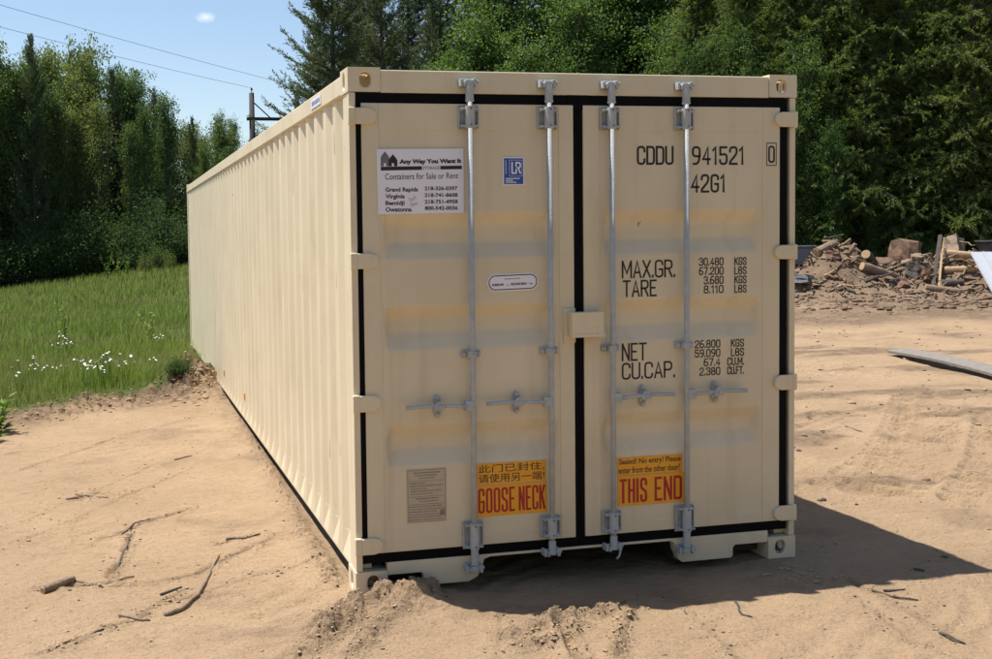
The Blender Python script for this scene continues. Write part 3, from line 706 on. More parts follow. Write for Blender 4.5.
def font_text(body, x0, x1, z0, z1, y, mat, parent, bold=0, slope=0, shear=0, name='lettering', rot=0):
    cu = bpy.data.curves.new('type', 'FONT'); cu.body = body; cu.size = 1; cu.offset = bold; cu.shear = shear; cu.resolution_u = 3
    tmp = bpy.data.objects.new('type', cu); COL.objects.link(tmp)
    dg = bpy.context.evaluated_depsgraph_get(); dg.update()
    me = bpy.data.meshes.new_from_object(tmp.evaluated_get(dg)); COL.objects.unlink(tmp); bpy.data.objects.remove(tmp)
    n = len(me.vertices)
    if n == 0: return None
    co = np.empty(n*3, np.float32); me.vertices.foreach_get('co', co); co = co.reshape(-1, 3)
    a = co.min(0); b_ = co.max(0)
    X = (co[:, 0]-a[0])/(b_[0]-a[0]); Z = (co[:, 1]-a[1])/(b_[1]-a[1])
    P = np.stack([x0+X*(x1-x0), np.full(n, y), z0+Z*(z1-z0)+X*(x1-x0)*slope], -1).astype(np.float32)
    if rot:
        cx, cz = (x0+x1)/2, (z0+z1)/2; c, s = math.cos(rot), math.sin(rot); dx, dz = P[:, 0]-cx, P[:, 2]-cz
        P[:, 0] = cx+c*dx-s*dz; P[:, 2] = cz+s*dx+c*dz
    me.vertices.foreach_set('co', P.ravel()); me.update(); me.materials.clear()
    me.name = name
    return link(name, me, mat, parent)
TY = -.0006
def mark(text, x0, x1, z0, z1, t, y=.0030, gap=.42): lettering(text, x0, x1, z0, z1, t, y, INK, box, gap)
mark('CDDU', 1.514, 1.722, 2.118, 2.216, .0118)
mark('941521', 1.826, 2.130, 2.117, 2.215, .0118, gap=.5)
# check digit in its frame sits over the panel edge on the stile
def frame_mark(x0, x1, z0, z1, w, y, mat, parent, name='frame_mark'):
    mb = MB(); o = [(x0, z0), (x1, z0), (x1, z1), (x0, z1)]; i = [(x0+w, z0+w), (x1-w, z0+w), (x1-w, z1-w), (x0+w, z1-w)]
    mb.add([(a, y, b_) for a, b_ in o+i], [(k, (k+1) % 4, 4+(k+1) % 4, 4+k) for k in range(4)])
    me = bpy.data.meshes.new(name); me.from_pydata(mb.v, [], mb.f); me.update(); return link(name, me, mat, parent)
frame_mark(2.257, 2.318, 2.112, 2.234, .0045, -.0008, INK, box)
lettering('0', 2.268, 2.308, 2.127, 2.218, .0105, -.0008, INK, box)
mark('42G1', 1.820, 2.020, 1.973, 2.070, .0118, gap=.5)
mark('MAX.GR.', 1.427, 1.731, 1.535, 1.628, .0098, gap=.38)
mark('TARE', 1.432, 1.624, 1.438, 1.526, .0098)
for k, (a, b_) in enumerate((('30.480', 'KGS'), ('67.200', 'LBS'), ('3.680', 'KGS'), ('8.110', 'LBS'))):
    z = 1.590-k*.0485
    mark(a, 1.866 if k < 2 else 1.893, 2.009, z, z+.043, .0062, gap=.46); mark(b_, 2.072, 2.144, z-.001, z+.042, .0062, gap=.5)
# the lower block runs over the pressed recess's lower slope onto the flat
mark('NET', 1.425, 1.566, 1.106, 1.200, .0098)
mark('CU.CAP.', 1.425, 1.729, 1.010, 1.098, .0098, gap=.38)
for k, (a, b_) in enumerate((('26.800', 'KGS'), ('59.090', 'LBS'), ('67.4', 'CU.M.'), ('2.380', 'CU.FT.'))):
    z = 1.157-k*.0485
    xa = {0: 1.841, 1: 1.841, 2: 1.893, 3: 1.868}[k]
    mark(a, xa, 1.990, z, z+.043, .0062, gap=.46); mark(b_, 2.052 if k < 2 else 2.030, 2.130, z-.001, z+.042, .0062, gap=.5 if k < 2 else .48)
# company sign
sg = empty('company_sign'); sg.parent = box; sg['label'] = 'white vinyl sign with black company name and phone numbers'
A0, A1, B0, B1 = .137, .578, 1.880, 2.200
MB().prism([(A0+.004, B0), (A1, B0+.003), (A1, B1), (A0, B1-.003)], -.004, -.0005).build('sign_sheet', WHITE, sg)
def SX(u): return A0+(u-75)/(755-75)*(A1-A0)       # sign pixels in the close view
def SZ(v): return B1-(v-58)/(575-58)*(B1-B0)
Y1 = -.0046
def flat(outline, y, mat, parent, name):
    me = bpy.data.meshes.new(name); me.from_pydata([(x, y, z) for x, z in outline], [], [tuple(range(len(outline)))]); me.update(); return link(name, me, mat, parent)
def house(u0, u1, top, eave, base, mat, y):
    w = u1-u0; 
    pts = [(u0, base), (u0, eave), (u0+w*.18, eave-(eave-top)*.42), (u0+w*.5, top), (u0+w*.82, eave-(eave-top)*.42), (u1, eave), (u1, base), (u0+w*.62, base), (u0+w*.62, base-24), (u0+w*.36, base-24), (u0+w*.36, base)]
    flat([(SX(a), SZ(b_)) for a, b_ in pts], y, mat, sg, 'emblem')
house(105, 172, 82, 128, 198, GREYINK, Y1); house(166, 234, 104, 150, 198, INK, Y1-.0003)
flat([(SX(105), SZ(232)), (SX(742), SZ(222)), (SX(742), SZ(194)), (SX(105), SZ(202))], Y1, INK, sg, 'sign_bar')
flat([(SX(425), SZ(228)), (SX(570), SZ(226)), (SX(570), SZ(197)), (SX(425), SZ(199))], Y1-.0003, WHITE, sg, 'sign_bar')
font_text('STORAGE', SX(430), SX(565), SZ(224), SZ(201), Y1-.0006, GREYINK, sg, .02)
SL = .012
font_text('Any Way You Want It', SX(250), SX(738), SZ(190), SZ(144), Y1, INK, sg, .055, SL)
font_text('Containers for Sale or Rent', SX(138), SX(712), SZ(304), SZ(256), Y1, INK, sg, .004, SL)
for a, b_, u1, v in (('Grand Rapids', '218-326-0397', 392, 400), ('Virginia', '218-741-8608', 288, 453), ('Bemidji', '218-751-4958', 286, 506), ('Owatonna', '800-542-0036', 340, 556)):
    dsc = 8 if a in ('Grand Rapids', 'Virginia', 'Bemidji') else 0
    font_text(a, SX(138), SX(u1), SZ(v+dsc), SZ(v-36), Y1, INK, sg, .032, 0)
    font_text(b_, SX(444), SX(705), SZ(v-10), SZ(v-42), Y1, INK, sg, .032, 0)
font_text("Don't", SX(318), SX(378), SZ(470), SZ(436), Y1, GREYINK, sg, -.005, 0, .3, rot=.5); font_text('Move', SX(330), SX(385), SZ(512), SZ(482), Y1, GREYINK, sg, -.005, 0, .3, rot=.4)
# classification sticker
bs = empty('blue_sticker'); bs.parent = box; bs['label'] = 'small blue sticker with two white letters'
MB().box(.784, .898, -.0015, .0032, 2.017, 2.158).build('sticker_sheet', WHITE, bs)
flat([(.790, 2.023), (.892, 2.023), (.892, 2.152), (.790, 2.152)], -.0020, BLUE, bs, 'sticker_face')
frame_mark(.818, .886, 2.062, 2.144, .0016, -.0024, WHITE, bs)
lettering('L', .829, .856, 2.074, 2.134, .008, -.0024, WHITE, bs); lettering('R', .850, .880, 2.074, 2.134, .008, -.0028, WHITE, bs)
for k in range(3): flat([(.798, 2.030+k*.0095), (.798+.075-.018*((k+1) % 3), 2.030+k*.0095), (.798+.075-.018*((k+1) % 3), 2.0345+k*.0095), (.798, 2.0345+k*.0095)], -.0024, WHITE, bs, 'fine_print')
flat([(.799, 2.075), (.8015, 2.075), (.8015, 2.142), (.799, 2.142)], -.0024, WHITE, bs, 'fine_print')
# oval sticker
ov = empty('oval_sticker'); ov.parent = box; ov['label'] = 'white rounded sticker with a dark outline'
def stadium(x0, x1, z0, z1, r, n=8, sl=0.0):
    P = []
    for cx, cz, a0 in ((x1-r, z0+r, -90), (x1-r, z1-r, 0), (x0+r, z1-r, 90), (x0+r, z0+r, 180)):
        for k in range(n+1):
            a = math.radians(a0+90*k/n); P.append((cx+r*math.cos(a), cz+r*math.sin(a)+(cx-x0)*sl))
    return P
MB().prism(stadium(.698, .968, 1.486, 1.573, .042, sl=.02), .0005, .0036).build('sticker_sheet', WHITE, ov)
o_ = stadium(.704, .962, 1.492, 1.567, .036, sl=.02); i_ = stadium(.709, .957, 1.497, 1.562, .031, sl=.02); n = len(o_)
me = bpy.data.meshes.new('outline'); me.from_pydata([(x, 0, z) for x, z in o_+i_], [], [(k, (k+1) % n, n+(k+1) % n, n+k) for k in range(n)]); link('outline', me, INK, ov)
def dashes(x0, x1, z, h, y, mat, parent, dash=.010, gapf=.35, sl=0.0):
    mb = MB(); x = x0
    while x < x1-.002:
        w = min(dash*random.uniform(.35, 1.3), x1-x); mb.add([(x, y, z+(x-x0)*sl), (x+w, y, z+(x-x0)*sl), (x+w, y, z+h+(x-x0)*sl), (x, y, z+h+(x-x0)*sl)], [(0, 1, 2, 3)]); x += w+dash*gapf
    me = bpy.data.meshes.new('fine_print'); me.from_pydata(mb.v, [], mb.f); me.update(); link('fine_print', me, mat, parent)
dashes(.788, .872, 1.546, .006, 0, GREYINK, ov, .008, sl=.02); dashes(.722, .786, 1.514, .012, 0, INK, ov, .006, .4, sl=.02); dashes(.80, .812, 1.515, .005, 0, GREYINK, ov, .006); dashes(.822, .905, 1.516, .012, 0, INK, ov, .006, .4, sl=.02); dashes(.918, .940, 1.519, .007, 0, GREYINK, ov, .006)
# amber warning stickers
def amber(name, label, x0, x1, z0, z1, sl):
    e = empty(name); e.parent = box; e['label'] = label
    MB().prism([(x0, z0), (x1, z0+(x1-x0)*sl), (x1, z1+(x1-x0)*sl), (x0, z1)], -.0005, .0034).build('sticker_sheet', YELLOW, e); return e
w = amber('warning_sticker', 'amber sticker with black chinese characters', .634, 1.000, .515, .619, -.0)
font_text('此门已封住,', .640, .992, .571, .614, -.0010, INK, w, .004, 0); font_text('请使用另一端!', .640, .992, .521, .566, -.0010, INK, w, .004, 0)
w = amber('warning_sticker', 'amber sticker with large red letters goose neck', .632, 1.004, .351, .509, -.0)
lettering('GOOSE', .636, .832, .368, .494, .0112, -.0010, RED, w, .75); lettering('NECK', .852, .996, .368, .494, .0112, -.0010, RED, w, .75)
w = amber('warning_sticker', 'amber sticker with two lines of small black writing', 1.398, 1.766, .512, .603, -.0)
font_text('Sealed! No entry! Please', 1.406, 1.756, .560, .597, -.0010, INK, w, .016); font_text('enter from the other door!', 1.402, 1.750, .520, .554, -.0010, INK, w, .016)
w = amber('warning_sticker', 'amber sticker with large red letters this end', 1.400, 1.778, .350, .508, -.0)
lettering('THIS', 1.408, 1.564, .364, .492, .0135, -.0010, RED, w, .75); lettering('END', 1.606, 1.764, .364, .492, .0135, -.0010, RED, w, .6)
# data plate
dp = empty('data_plate'); dp.parent = box; dp['label'] = 'dull metal data plate full of fine print'
MB().box(.267, .468, -.0005, .0035, .346, .612).build('plate_sheet', PLATE, dp)
frame_mark(.270, .465, .349, .609, .002, -.0009, PLATEINK, dp)
for k, (a, b_, h) in enumerate(((.30, .44, .007), (.31, .42, .006), (.33, .41, .005), (.275, .455, .002), (.28, .36, .006), (.28, .45, .006), (.285, .37, .005), (.285, .445, .006), (.285, .40, .005), (.275, .46, .002), (.31, .43, .007), (.33, .425, .006), (.275, .45, .003), (.275, .445, .006), (.275, .46, .005), (.275, .42, .006), (.275, .46, .005), (.275, .44, .006), (.275, .455, .005))):
    dashes(a, b_, .592-k*.0130, h, -.0009, PLATEINK, dp, .007 if h > .003 else .05, .4 if h > .003 else .05)
dashes(.436, .460, .375, .03, -.0012, PLATEINK, dp, .004, .3)
for cx_, cz_ in ((.272, .607), (.463, .607), (.272, .351), (.463, .351)): MB().tube([(cx_, -.0005, cz_), (cx_, -.003, cz_)], .004, 8).build('rivet', GALV, dp)
# small orange tags and a pale label on the long side
for Y, z in ((4.872, .315), (6.818, .30)): MB().box(.009, .0135, Y-.035, Y+.035, z-.03, z+.03).build('orange_tag', ORANGE, box)
MB().box(-.0008, .0025, .72, 1.02, 2.50, 2.55).build('rail_label', WHITE, box)
dashes_y = MB()
for k in range(6): dashes_y.box(-.0016, -.0009, .75+k*.042, .775+k*.042, 2.513, 2.537)
dashes_y.build('fine_print', BLUE, box)
# scratches and rust runs on the long side
for (Y, z0, z1, w_) in ((.43, 1.50, 1.60, .004), (.42, 2.20, 2.33, .006), (1.80, 2.05, 2.22, .005), (.70, .55, .66, .006), (.41, .62, .70, .004)):
    o = MB().prism([(0, z0), (w_, z0+.01), (w_*.7, z1), (.001, z1-.015)], 0, .0003).build('rust_run', RUSTY, box)
    o.data.transform(Matrix(((0, 1, 0, .0128), (1, 0, 0, Y), (0, 0, 1, 0), (0, 0, 0, 1))))


# ------------------------------------------------------------------ trees
def unit(a): return a/np.maximum(np.linalg.norm(a, axis=-1, keepdims=True), 1e-9)
def leaves_mesh(name, P, D, N, L, Wd, fold=.12):
    P = np.asarray(P, float); D = unit(np.asarray(D, float)); N = np.asarray(N, float)
    S = unit(np.cross(D, N)); Nn = np.cross(S, D); L = np.asarray(L, float)[:, None]; Wd = np.asarray(Wd, float)[:, None]
    mid = P+D*L*.45
    V = np.stack([P, mid+S*Wd*.5+Nn*fold*Wd, P+D*L, mid-S*Wd*.5+Nn*fold*Wd], 1).reshape(-1, 3)
    Fq = np.arange(len(P)*4).reshape(-1, 4)
    return np_mesh(name, V, Fq)
def rvec(rng, n): return unit(rng.normal(size=(n, 3)))

def broadleaf(seed, h, spread, base=.22, nl=42, leaf=.13, per=34, bark=PALEBARK, lmat=LEAF_ASPEN, lean=.02, fork=False):
    rng = np.random.default_rng(seed); wood = MB()
    n = 9; tr = []
    bx, by = rng.normal(0, lean, 2)
    for i in range(n):
        t = i/(n-1); tr.append(Vector((bx*h*t+.10*math.sin(3*t+seed)*t, by*h*t+.10*math.cos(2.3*t+seed)*t, h*t*.97)))
    r0 = .011*h+.02
    wood.tube([tr[0]-Vector((0, 0, .3))]+tr, [r0*1.35]+[r0*(1.15-1.1*i/(n-1))+.006 for i in range(n)], 8)
    def trunk(t):
        a = t*(n-1); i = min(int(a), n-2); return tr[i].lerp(tr[i+1], a-i)
    Ps, Ds = [], []
    for i in range(nl):
        t = base+(1-base)*(i+rng.random())/nl; az = 2.4*i+rng.normal(0, .4)
        prof = math.sin(math.pi*min(1, (.12+.88*(1-(t-base)/(1-base))))**.85)*.75+.28*(1-t)
        ln = spread*max(.12, prof)*rng.uniform(.6, 1.25); el = math.radians(rng.uniform(18, 50)+25*t)
        p0 = trunk(t*.93); d = Vector((math.cos(az)*math.cos(el), math.sin(az)*math.cos(el), math.sin(el)))
        pts = [p0+d*ln*q+Vector((0, 0, .12*ln*q*q)) + Vector(rng.normal(0, .05*ln*q+1e-6, 3)) for q in (0, .35, .7, 1)]
        wood.tube(pts, [.018*ln+.008, .012*ln+.005, .007*ln+.004, .004], 4, False)
        for q in np.linspace(.25, 1.05, max(3, int(ln*3.2))):
            c = np.array(p0+d*ln*q+Vector((0, 0, .12*ln*q*q)))+rng.normal(0, .13*ln*.8+.06, 3)
            if rng.random() < .12: continue
            k = int(per*rng.uniform(.5, 1.4)); sg = rng.uniform(.16, .34)
            pp = c+rng.normal(0, 1, (k, 3))*np.array([sg, sg, sg*.75])
            Ps.append(pp); Ds.append(unit(rvec(rng, k)+unit(pp-c)*.5+np.array([0, 0, -.35])))
    P = np.concatenate(Ps); D = np.concatenate(Ds); k = len(P)
    N = unit(rvec(rng, k)*.9+np.array([0, 0, .8])); L = leaf*rng.uniform(.7, 1.35, k)
    return wood.mesh('trunk', True), bark, leaves_mesh('crown', P, D, N, L, L*.72), lmat

def conifer(seed, h, spread, base=.12, step=.42, droop=.0, upturn=.35, needle=.15, nw=.035, per=5, lmat=LEAF_PINE, bark=BARK, ragged=.35, twig=.24, tl=.42, wild=0):
    rng = np.random.default_rng(seed); wood = MB()
    n = 8; tr = [Vector((.06*math.sin(2*i/(n-1)*2+seed)*i/(n-1)*h*.12, .05*math.cos(i+seed)*i/(n-1), h*i/(n-1))) for i in range(n)]
    r0 = .010*h+.03
    wood.tube([tr[0]-Vector((0, 0, .3))]+tr, [r0*1.3]+[r0*(1.1-1.06*i/(n-1))+.004 for i in range(n)], 8)
    def trunk(t):
        a = t*(n-1); i = min(int(a), n-2); return tr[i].lerp(tr[i+1], a-i)
    Ps, Ds, Ls = [], [], []
    z = base*h
    while z < h*.985:
        t = (z/h-base)/(1-base)
        for b_ in range(int(rng.integers(4, 7))):
            az = rng.uniform(0, 2*math.pi); prof = (1-t)**.75*(.55+.45*min(1, t*5+.3))+.05
            ln = spread*prof*rng.uniform(1-ragged, 1+ragged*.6)
            el = math.radians(rng.uniform(-10-22*wild, 24+18*wild)+38*t**2)-droop*.3*(1-wild)
            p0 = np.array(trunk(float(np.clip(z/h+rng.uniform(-.022, .022), 0, .995)))); d = np.array([math.cos(az)*math.cos(el), math.sin(az)*math.cos(el), math.sin(el)])
            def at_(q): return p0+d*ln*q+np.array([0, 0, ln*(upturn*q*q-droop*q)])
            wood.tube([at_(q) for q in (0, .4, .75, 1)], [.011*ln+.007, .008*ln+.005, .005*ln+.003, .003], 4, False)
            s = np.array([-math.sin(az), math.cos(az), 0])
            m = max(3, int(ln/twig))
            for j in range(m+1):
                q = .18+.82*(j+rng.random()*.7)/(m+.7); c0 = at_(min(q, 1.02)); tg = unit(at_(q+.03)-at_(q))
                for sd in ((-1, 1) if j < m else (0,)):
                    tw = unit(tg*.75+s*sd*rng.uniform(.5, 1.0)+np.array([0, 0, rng.uniform(-.15-.5*wild, .35+.5*wild)-droop*1.2])); tln = tl*rng.uniform(.55, 1.2)*(1-.45*q)*min(1.3, .5+ln*.35)
                    k = max(3, int(tln*per*7)); u = rng.random(k)
                    pp = c0+tw*(u*tln)[:, None]+rng.normal(0, .022, (k, 3))
                    dd = unit(tw*1.0+rvec(rng, k)*.75+np.array([0, 0, -droop*.8]))
                    Ps.append(pp); Ds.append(dd)
        z += step*rng.uniform(.7, 1.3)*(1.05-.45*z/h)
    P = np.concatenate(Ps); D = np.concatenate(Ds); k = len(P)
    L = needle*rng.uniform(.65, 1.3, k)
    return wood.mesh('trunk', True), bark, leaves_mesh('crown', P, D, rvec(rng, k)+np.array([0, 0, .6]), L, np.full(k, nw)*rng.uniform(.7, 1.3, k), .05), lmat

def shrub(seed, h, r, leaf=.11, n=60, per=26, lmat=LEAF_SHRUB):
    rng = np.random.default_rng(seed); wood = MB(); Ps, Ds = [], []
    for i in range(n):
        az = rng.uniform(0, 6.28); q = rng.random()**.5; hh = h*rng.uniform(.35, 1.0)*(1-.45*q*q)
        e = np.array([r*q*math.cos(az), r*q*math.sin(az), hh]); b0 = np.array([e[0]*.18, e[1]*.18, -.1])
        wood.tube([b0, (b0*.4+e*.6)*np.array([.8, .8, 1.1]), e], [.016, .010, .004], 4, False)
        for u in (.35, .6, .8, 1.0):
            c = b0+(e-b0)*u+rng.normal(0, .08, 3); k = int(per*rng.uniform(.5, 1.3)); sg = .10+.10*h*.3
            pp = c+rng.normal(0, sg, (k, 3)); pp[:, 2] = np.maximum(pp[:, 2], .02); Ps.append(pp); Ds.append(unit(rvec(rng, k)+unit(pp-c)*.5+np.array([0, 0, .1])))
    P = np.concatenate(Ps); D = np.concatenate(Ds); k = len(P); L = leaf*rng.uniform(.6, 1.35, k)
    return wood.mesh('stem', True), BARK, leaves_mesh('crown', P, D, unit(rvec(rng, k)+np.array([0, 0, .7])), L, L*.6), lmat

PROTO = {}
def proto(key, res): PROTO[key] = res; res[0].materials.append(res[1]); res[2].materials.append(res[3])
for k in range(4): proto(('aspen', k), broadleaf(100+k, 10, 1.85+.3*(k % 2), .12+.04*k, 54, .12, 58, PALEBARK if k % 2 else BARK))
for k in range(3): proto(('maple', k), broadleaf(140+k, 14, 2.9, .12, 74, .125, 56, BARK, LEAF_MAPLE))
for k in range(3): proto(('pine', k), conifer(160+k, 15, 3.1, .08, .40, .0, .36, .14, .036, 7, LEAF_PINE, ragged=.5, twig=.22, tl=.55))
for k in range(3): proto(('cedar', k), conifer(180+k, 14, 2.5, .03, .25, .32, .12, .135, .030, 8, LEAF_CEDAR, ragged=.6, twig=.28, tl=.85, wild=1))
for k in range(3): proto(('shrub', k), shrub(200+k, 1.8, 1.2))
for k in range(3): proto(('thicket', k), shrub(210+k, 4.0, 1.9, .11, 130, 34))
for k in range(3): proto(('palebush', k), shrub(220+k, 1.8, 1.0, .12, 40, 20, LEAF_ASPEN))
NATIVE = dict(palebush=1.8, aspen=10.0, maple=14.0, pine=15.0, cedar=14.0, shrub=1.8, thicket=4.0)
def plant(kind, var, x, y, h, name, label, cat, group, wide=1.0, ph=10.0, part='trunk'):
    wm, _, cm, _ = PROTO[(kind, var)]
    e = empty(name, (x, y, hz(x, y)), random.uniform(0, 6.28)); s = h/NATIVE[kind]; e.scale = (s*wide, s*wide, s)
    link(part, wm, None, e); link('crown', cm, None, e)
    return tag(e, label, cat, group)
ORD = ['first', 'second', 'third', 'fourth', 'fifth', 'sixth', 'seventh', 'eighth', 'ninth', 'tenth', 'eleventh', 'twelfth', 'thirteenth', 'fourteenth', 'fifteenth', 'sixteenth', 'seventeenth', 'eighteenth', 'nineteenth', 'twentieth', 'twenty first', 'twenty second', 'twenty third', 'twenty fourth', 'twenty fifth']
def ordinals(group, fmt, key, rev=False):         # name each of a group by counting away from something one can find
    L = sorted([o for o in COL.objects if o.get('group') == group], key=key, reverse=rev)
    for o, w_ in zip(L, ORD): o['label'] = fmt.replace('#', w_)
def bearing(o): return (o.location.x-CAM[0])/(o.location.y-CAM[1])
def at_px(px, Y):                                 # ground spot straight below / above a picture column, at depth Y
    p = gy(px, 300, Y); return p[0], Y
def top_h(px, py, Y, x, y): return gy(px, py, Y)[2]-hz(x, y)
# wood beyond the meadow: heights follow its skyline
SKY_L = [(-120, 25), (-60, 30), (0, 36), (20, 44), (40, 38), (62, 50), (89, 44), (108, 64), (123, 56), (144, 72), (158, 86), (170, 90), (191, 120), (208, 118), (225, 124), (262, 140), (300, 130)]
def skyl(px): return float(np.interp(px, [a for a, _ in SKY_L], [b_ for _, b_ in SKY_L]))
lab_a = ['slender aspen with a dark trunk at the front of the wood beyond the meadow', 'leafy aspen standing inside the wood beyond the meadow', 'tall aspen at the back of the wood beyond the meadow']
grp_a = ['front aspens beyond the meadow', 'middle aspens beyond the meadow', 'back aspens beyond the meadow']
rr = random.Random(3)
for row, (Y0, step, off) in enumerate(((42, 23, 0), (45, 25, 12), (49, 22, 4))):
    px = -120+off
    while px < 262:
        q = px+rr.uniform(-9, 9); Y = Y0+rr.uniform(-1, 1); x, y = at_px(q, Y)
        ty = skyl(q)+rr.uniform(-6, 26) + (6 if row == 2 else 0) + (34 if row == 0 and rr.random() < .4 else 0)
        kind = 'maple' if rr.random() < .2 else 'aspen'
        v = rr.randrange(3 if kind == 'maple' else 4); hh = top_h(q, ty, Y, x, y); wd = rr.uniform(.5, .85)
        adj_ = ('deep green broadleaved tree' if kind == 'maple' else 'pale barked aspen' if v % 2 else 'dark barked aspen'); siz = ('short' if hh < 9 else 'tall')+(' slim ' if wd < 1.07 else ' wide ')
        lb = siz+adj_+(' at the front of the wood beyond the meadow', ' inside the wood beyond the meadow', ' at the back of the wood beyond the meadow')[row]
        plant(kind, v, x, y, hh*(.72 if kind == 'x' else 1), 'aspen_tree' if kind == 'aspen' else 'broadleaf_tree', lb, 'tree', grp_a[row], wd*(1.1 if row else 1))
        px += step
# understorey along its foot
px = -110
while px < 235:
    q = px+rr.uniform(-6, 6); Y = 40.2+rr.uniform(-.5, 1.2); x, y = at_px(q, Y)
    plant('thicket', rr.randrange(3), x, y, rr.uniform(1.8, 3.4), 'shrub', 'dark leafy shrub at the foot of the wood beyond the meadow', 'shrub', 'shrubs along the wood beyond the meadow', rr.uniform(.8, 1.2), 1.8, 'stem'); px += 20
px = -110
while px < 250:
    q = px+rr.uniform(-6, 6); Y = 44.0+rr.uniform(-.8, 1.2); x, y = at_px(q, Y)
    plant('thicket', rr.randrange(3), x, y, rr.uniform(3.6, 5.4), 'shrub', 'tall dark shrub deep between the trunks beyond the meadow', 'shrub', 'shrubs deep in the wood', 1.0, 1.8, 'stem'); px += 30
for q, ty, Y, v in ((38, 36, 41.2, 0), (6, 60, 43.5, 1), (118, 70, 43.8, 2), (78, 52, 46.5, 0), (160, 92, 45, 1), (196, 118, 44, 2), (-50, 40, 43, 1)):
    x, y = at_px(q, Y); plant('pine', v, x, y, top_h(q, ty, Y, x, y), 'pine_tree', 'slim dark pine among the aspens beyond the meadow', 'tree', 'pines among the aspens', .55)
# small trees with thin pale tops next to the pole
for q, ty, Y in ((205, 150, 47), (222, 112, 50), (238, 118, 51), (262, 128, 52)):
    x, y = at_px(q, Y); plant('aspen', 3, x, y, top_h(q, ty, Y, x, y), 'aspen_tree', 'thin pale aspen behind the power pole', 'tree', 'thin aspens behind the pole', .5)
# pines rising behind the container's long side
for q, top, Y, wd, v in ((338, -75, 38, 1.12, 0), (386, -60, 39.5, .95, 1), (436, -35, 42, .8, 2), (360, -40, 44, .95, 1), (478, -60, 45, .9, 0), (410, -70, 45, 1.0, 2), (325, 10, 46, .9, 0), (445, -70, 47, 1.0, 1), (376, -90, 49, 1.0, 2)):
    x, y = at_px(q, Y); plant('pine', v, x, y, top_h(q, top, Y, x, y), 'pine_tree', 'tall ragged pine rising behind the long container', 'tree', 'pines behind the container', wd)
# broadleaved trees behind the door end
for q, top, Y, v in ((480, 5, 37, 0), (520, -90, 38, 1), (566, -60, 36, 2), (606, -110, 38, 0), (648, -80, 36, 1), (500, -120, 43, 2), (555, -150, 43, 0), (625, -160, 42, 1), (690, -120, 40, 2), (585, -20, 33, 1), (450, 60, 36, 2), (535, 30, 33.5, 0), (660, 10, 32, 2)):
    x, y = at_px(q, Y); plant('maple', v, x, y, top_h(q, top, Y, x, y), 'broadleaf_tree', 'bushy broadleaved tree with glinting leaves behind the container doors', 'tree', 'broadleaved trees behind the container', rr.uniform(.95, 1.2))
# evergreens behind the heap of debris
for q, top, Y, v in ((700, -60, 30, 0), (742, -100, 28, 1), (786, -70, 27, 2), (822, -130, 26.5, 0), (858, -90, 25.5, 1), (896, -140, 25.5, 2), (930, -80, 24.5, 0), (968, -150, 24, 1), (1004, -100, 23.5, 2), (1045, -140, 23, 0), (1090, -120, 22, 1), (1140, -120, 21, 2),
                     (720, -160, 34, 2), (765, -190, 33, 0), (805, -180, 31, 1), (845, -200, 30, 2), (882, -190, 30, 0), (920, -220, 29, 1), (955, -190, 28.5, 2), (990, -220, 28, 0), (1030, -220, 27, 1), (1080, -220, 26, 0), (700, -200, 38, 1), (740, -230, 37, 2), (780, -230, 36, 0), (820, -240, 35, 1), (860, -260, 34, 2), (900, -260, 33.5, 0), (940, -270, 33, 1), (980, -270, 32, 2), (1020, -270, 31, 0), (1060, -270, 30, 1)):
    x, y = at_px(q, Y); far = v and Y > 29.5
    front = Y < 29.5 and q < 1200 and not (Y > 27.2 and q > 900)
    plant('cedar', v, x, y, top_h(q, top, Y, x, y), 'cedar_tree', 'feathery yellow green cedar at the front edge behind the debris heap' if front else 'tall dark cedar in the second row behind the debris heap', 'tree', 'front cedars behind the debris' if front else 'back cedars behind the debris', rr.uniform(.8, 1.0))
for q, top, Y, v in ((812, 40, 25.5, 1), (835, 120, 24.8, 0), (760, 60, 27, 2), (700, 40, 29, 1), (905, 60, 27.5, 2), (872, 150, 24.6, 1), (790, 90, 25.8, 0), (850, 20, 26.5, 2), (735, 20, 27.5, 0), (945, 130, 24.2, 2)):
    x, y = at_px(q, Y); plant('maple', v, x, y, top_h(q, top, Y, x, y), 'broadleaf_tree', 'young broadleaved tree among the cedars behind the debris heap', 'tree', 'young broadleaved trees among the cedars', .75)
for k, (q, Y) in enumerate([(i*24+790, 27.0-.012*i*24) for i in range(16)]):
    x, y = at_px(q+rr.uniform(-6, 6), Y); plant('thicket', k % 3, x, y, rr.uniform(1.6, 3.0), 'shrub', 'shaded shrub at the foot of the cedars', 'shrub', 'shrubs under the cedars', rr.uniform(.9, 1.3), 1.8, 'stem')
for k in range(14):
    q = 600+k*34; Y = 38-.020*(q-600)-.3; x, y = at_px(q, Y+1.5); plant('thicket', k % 3, x, y, rr.uniform(4, 6), 'shrub', 'tall shaded shrub deep between the cedars', 'shrub', 'shrubs deep under the cedars', 1.1, 1.8, 'stem')

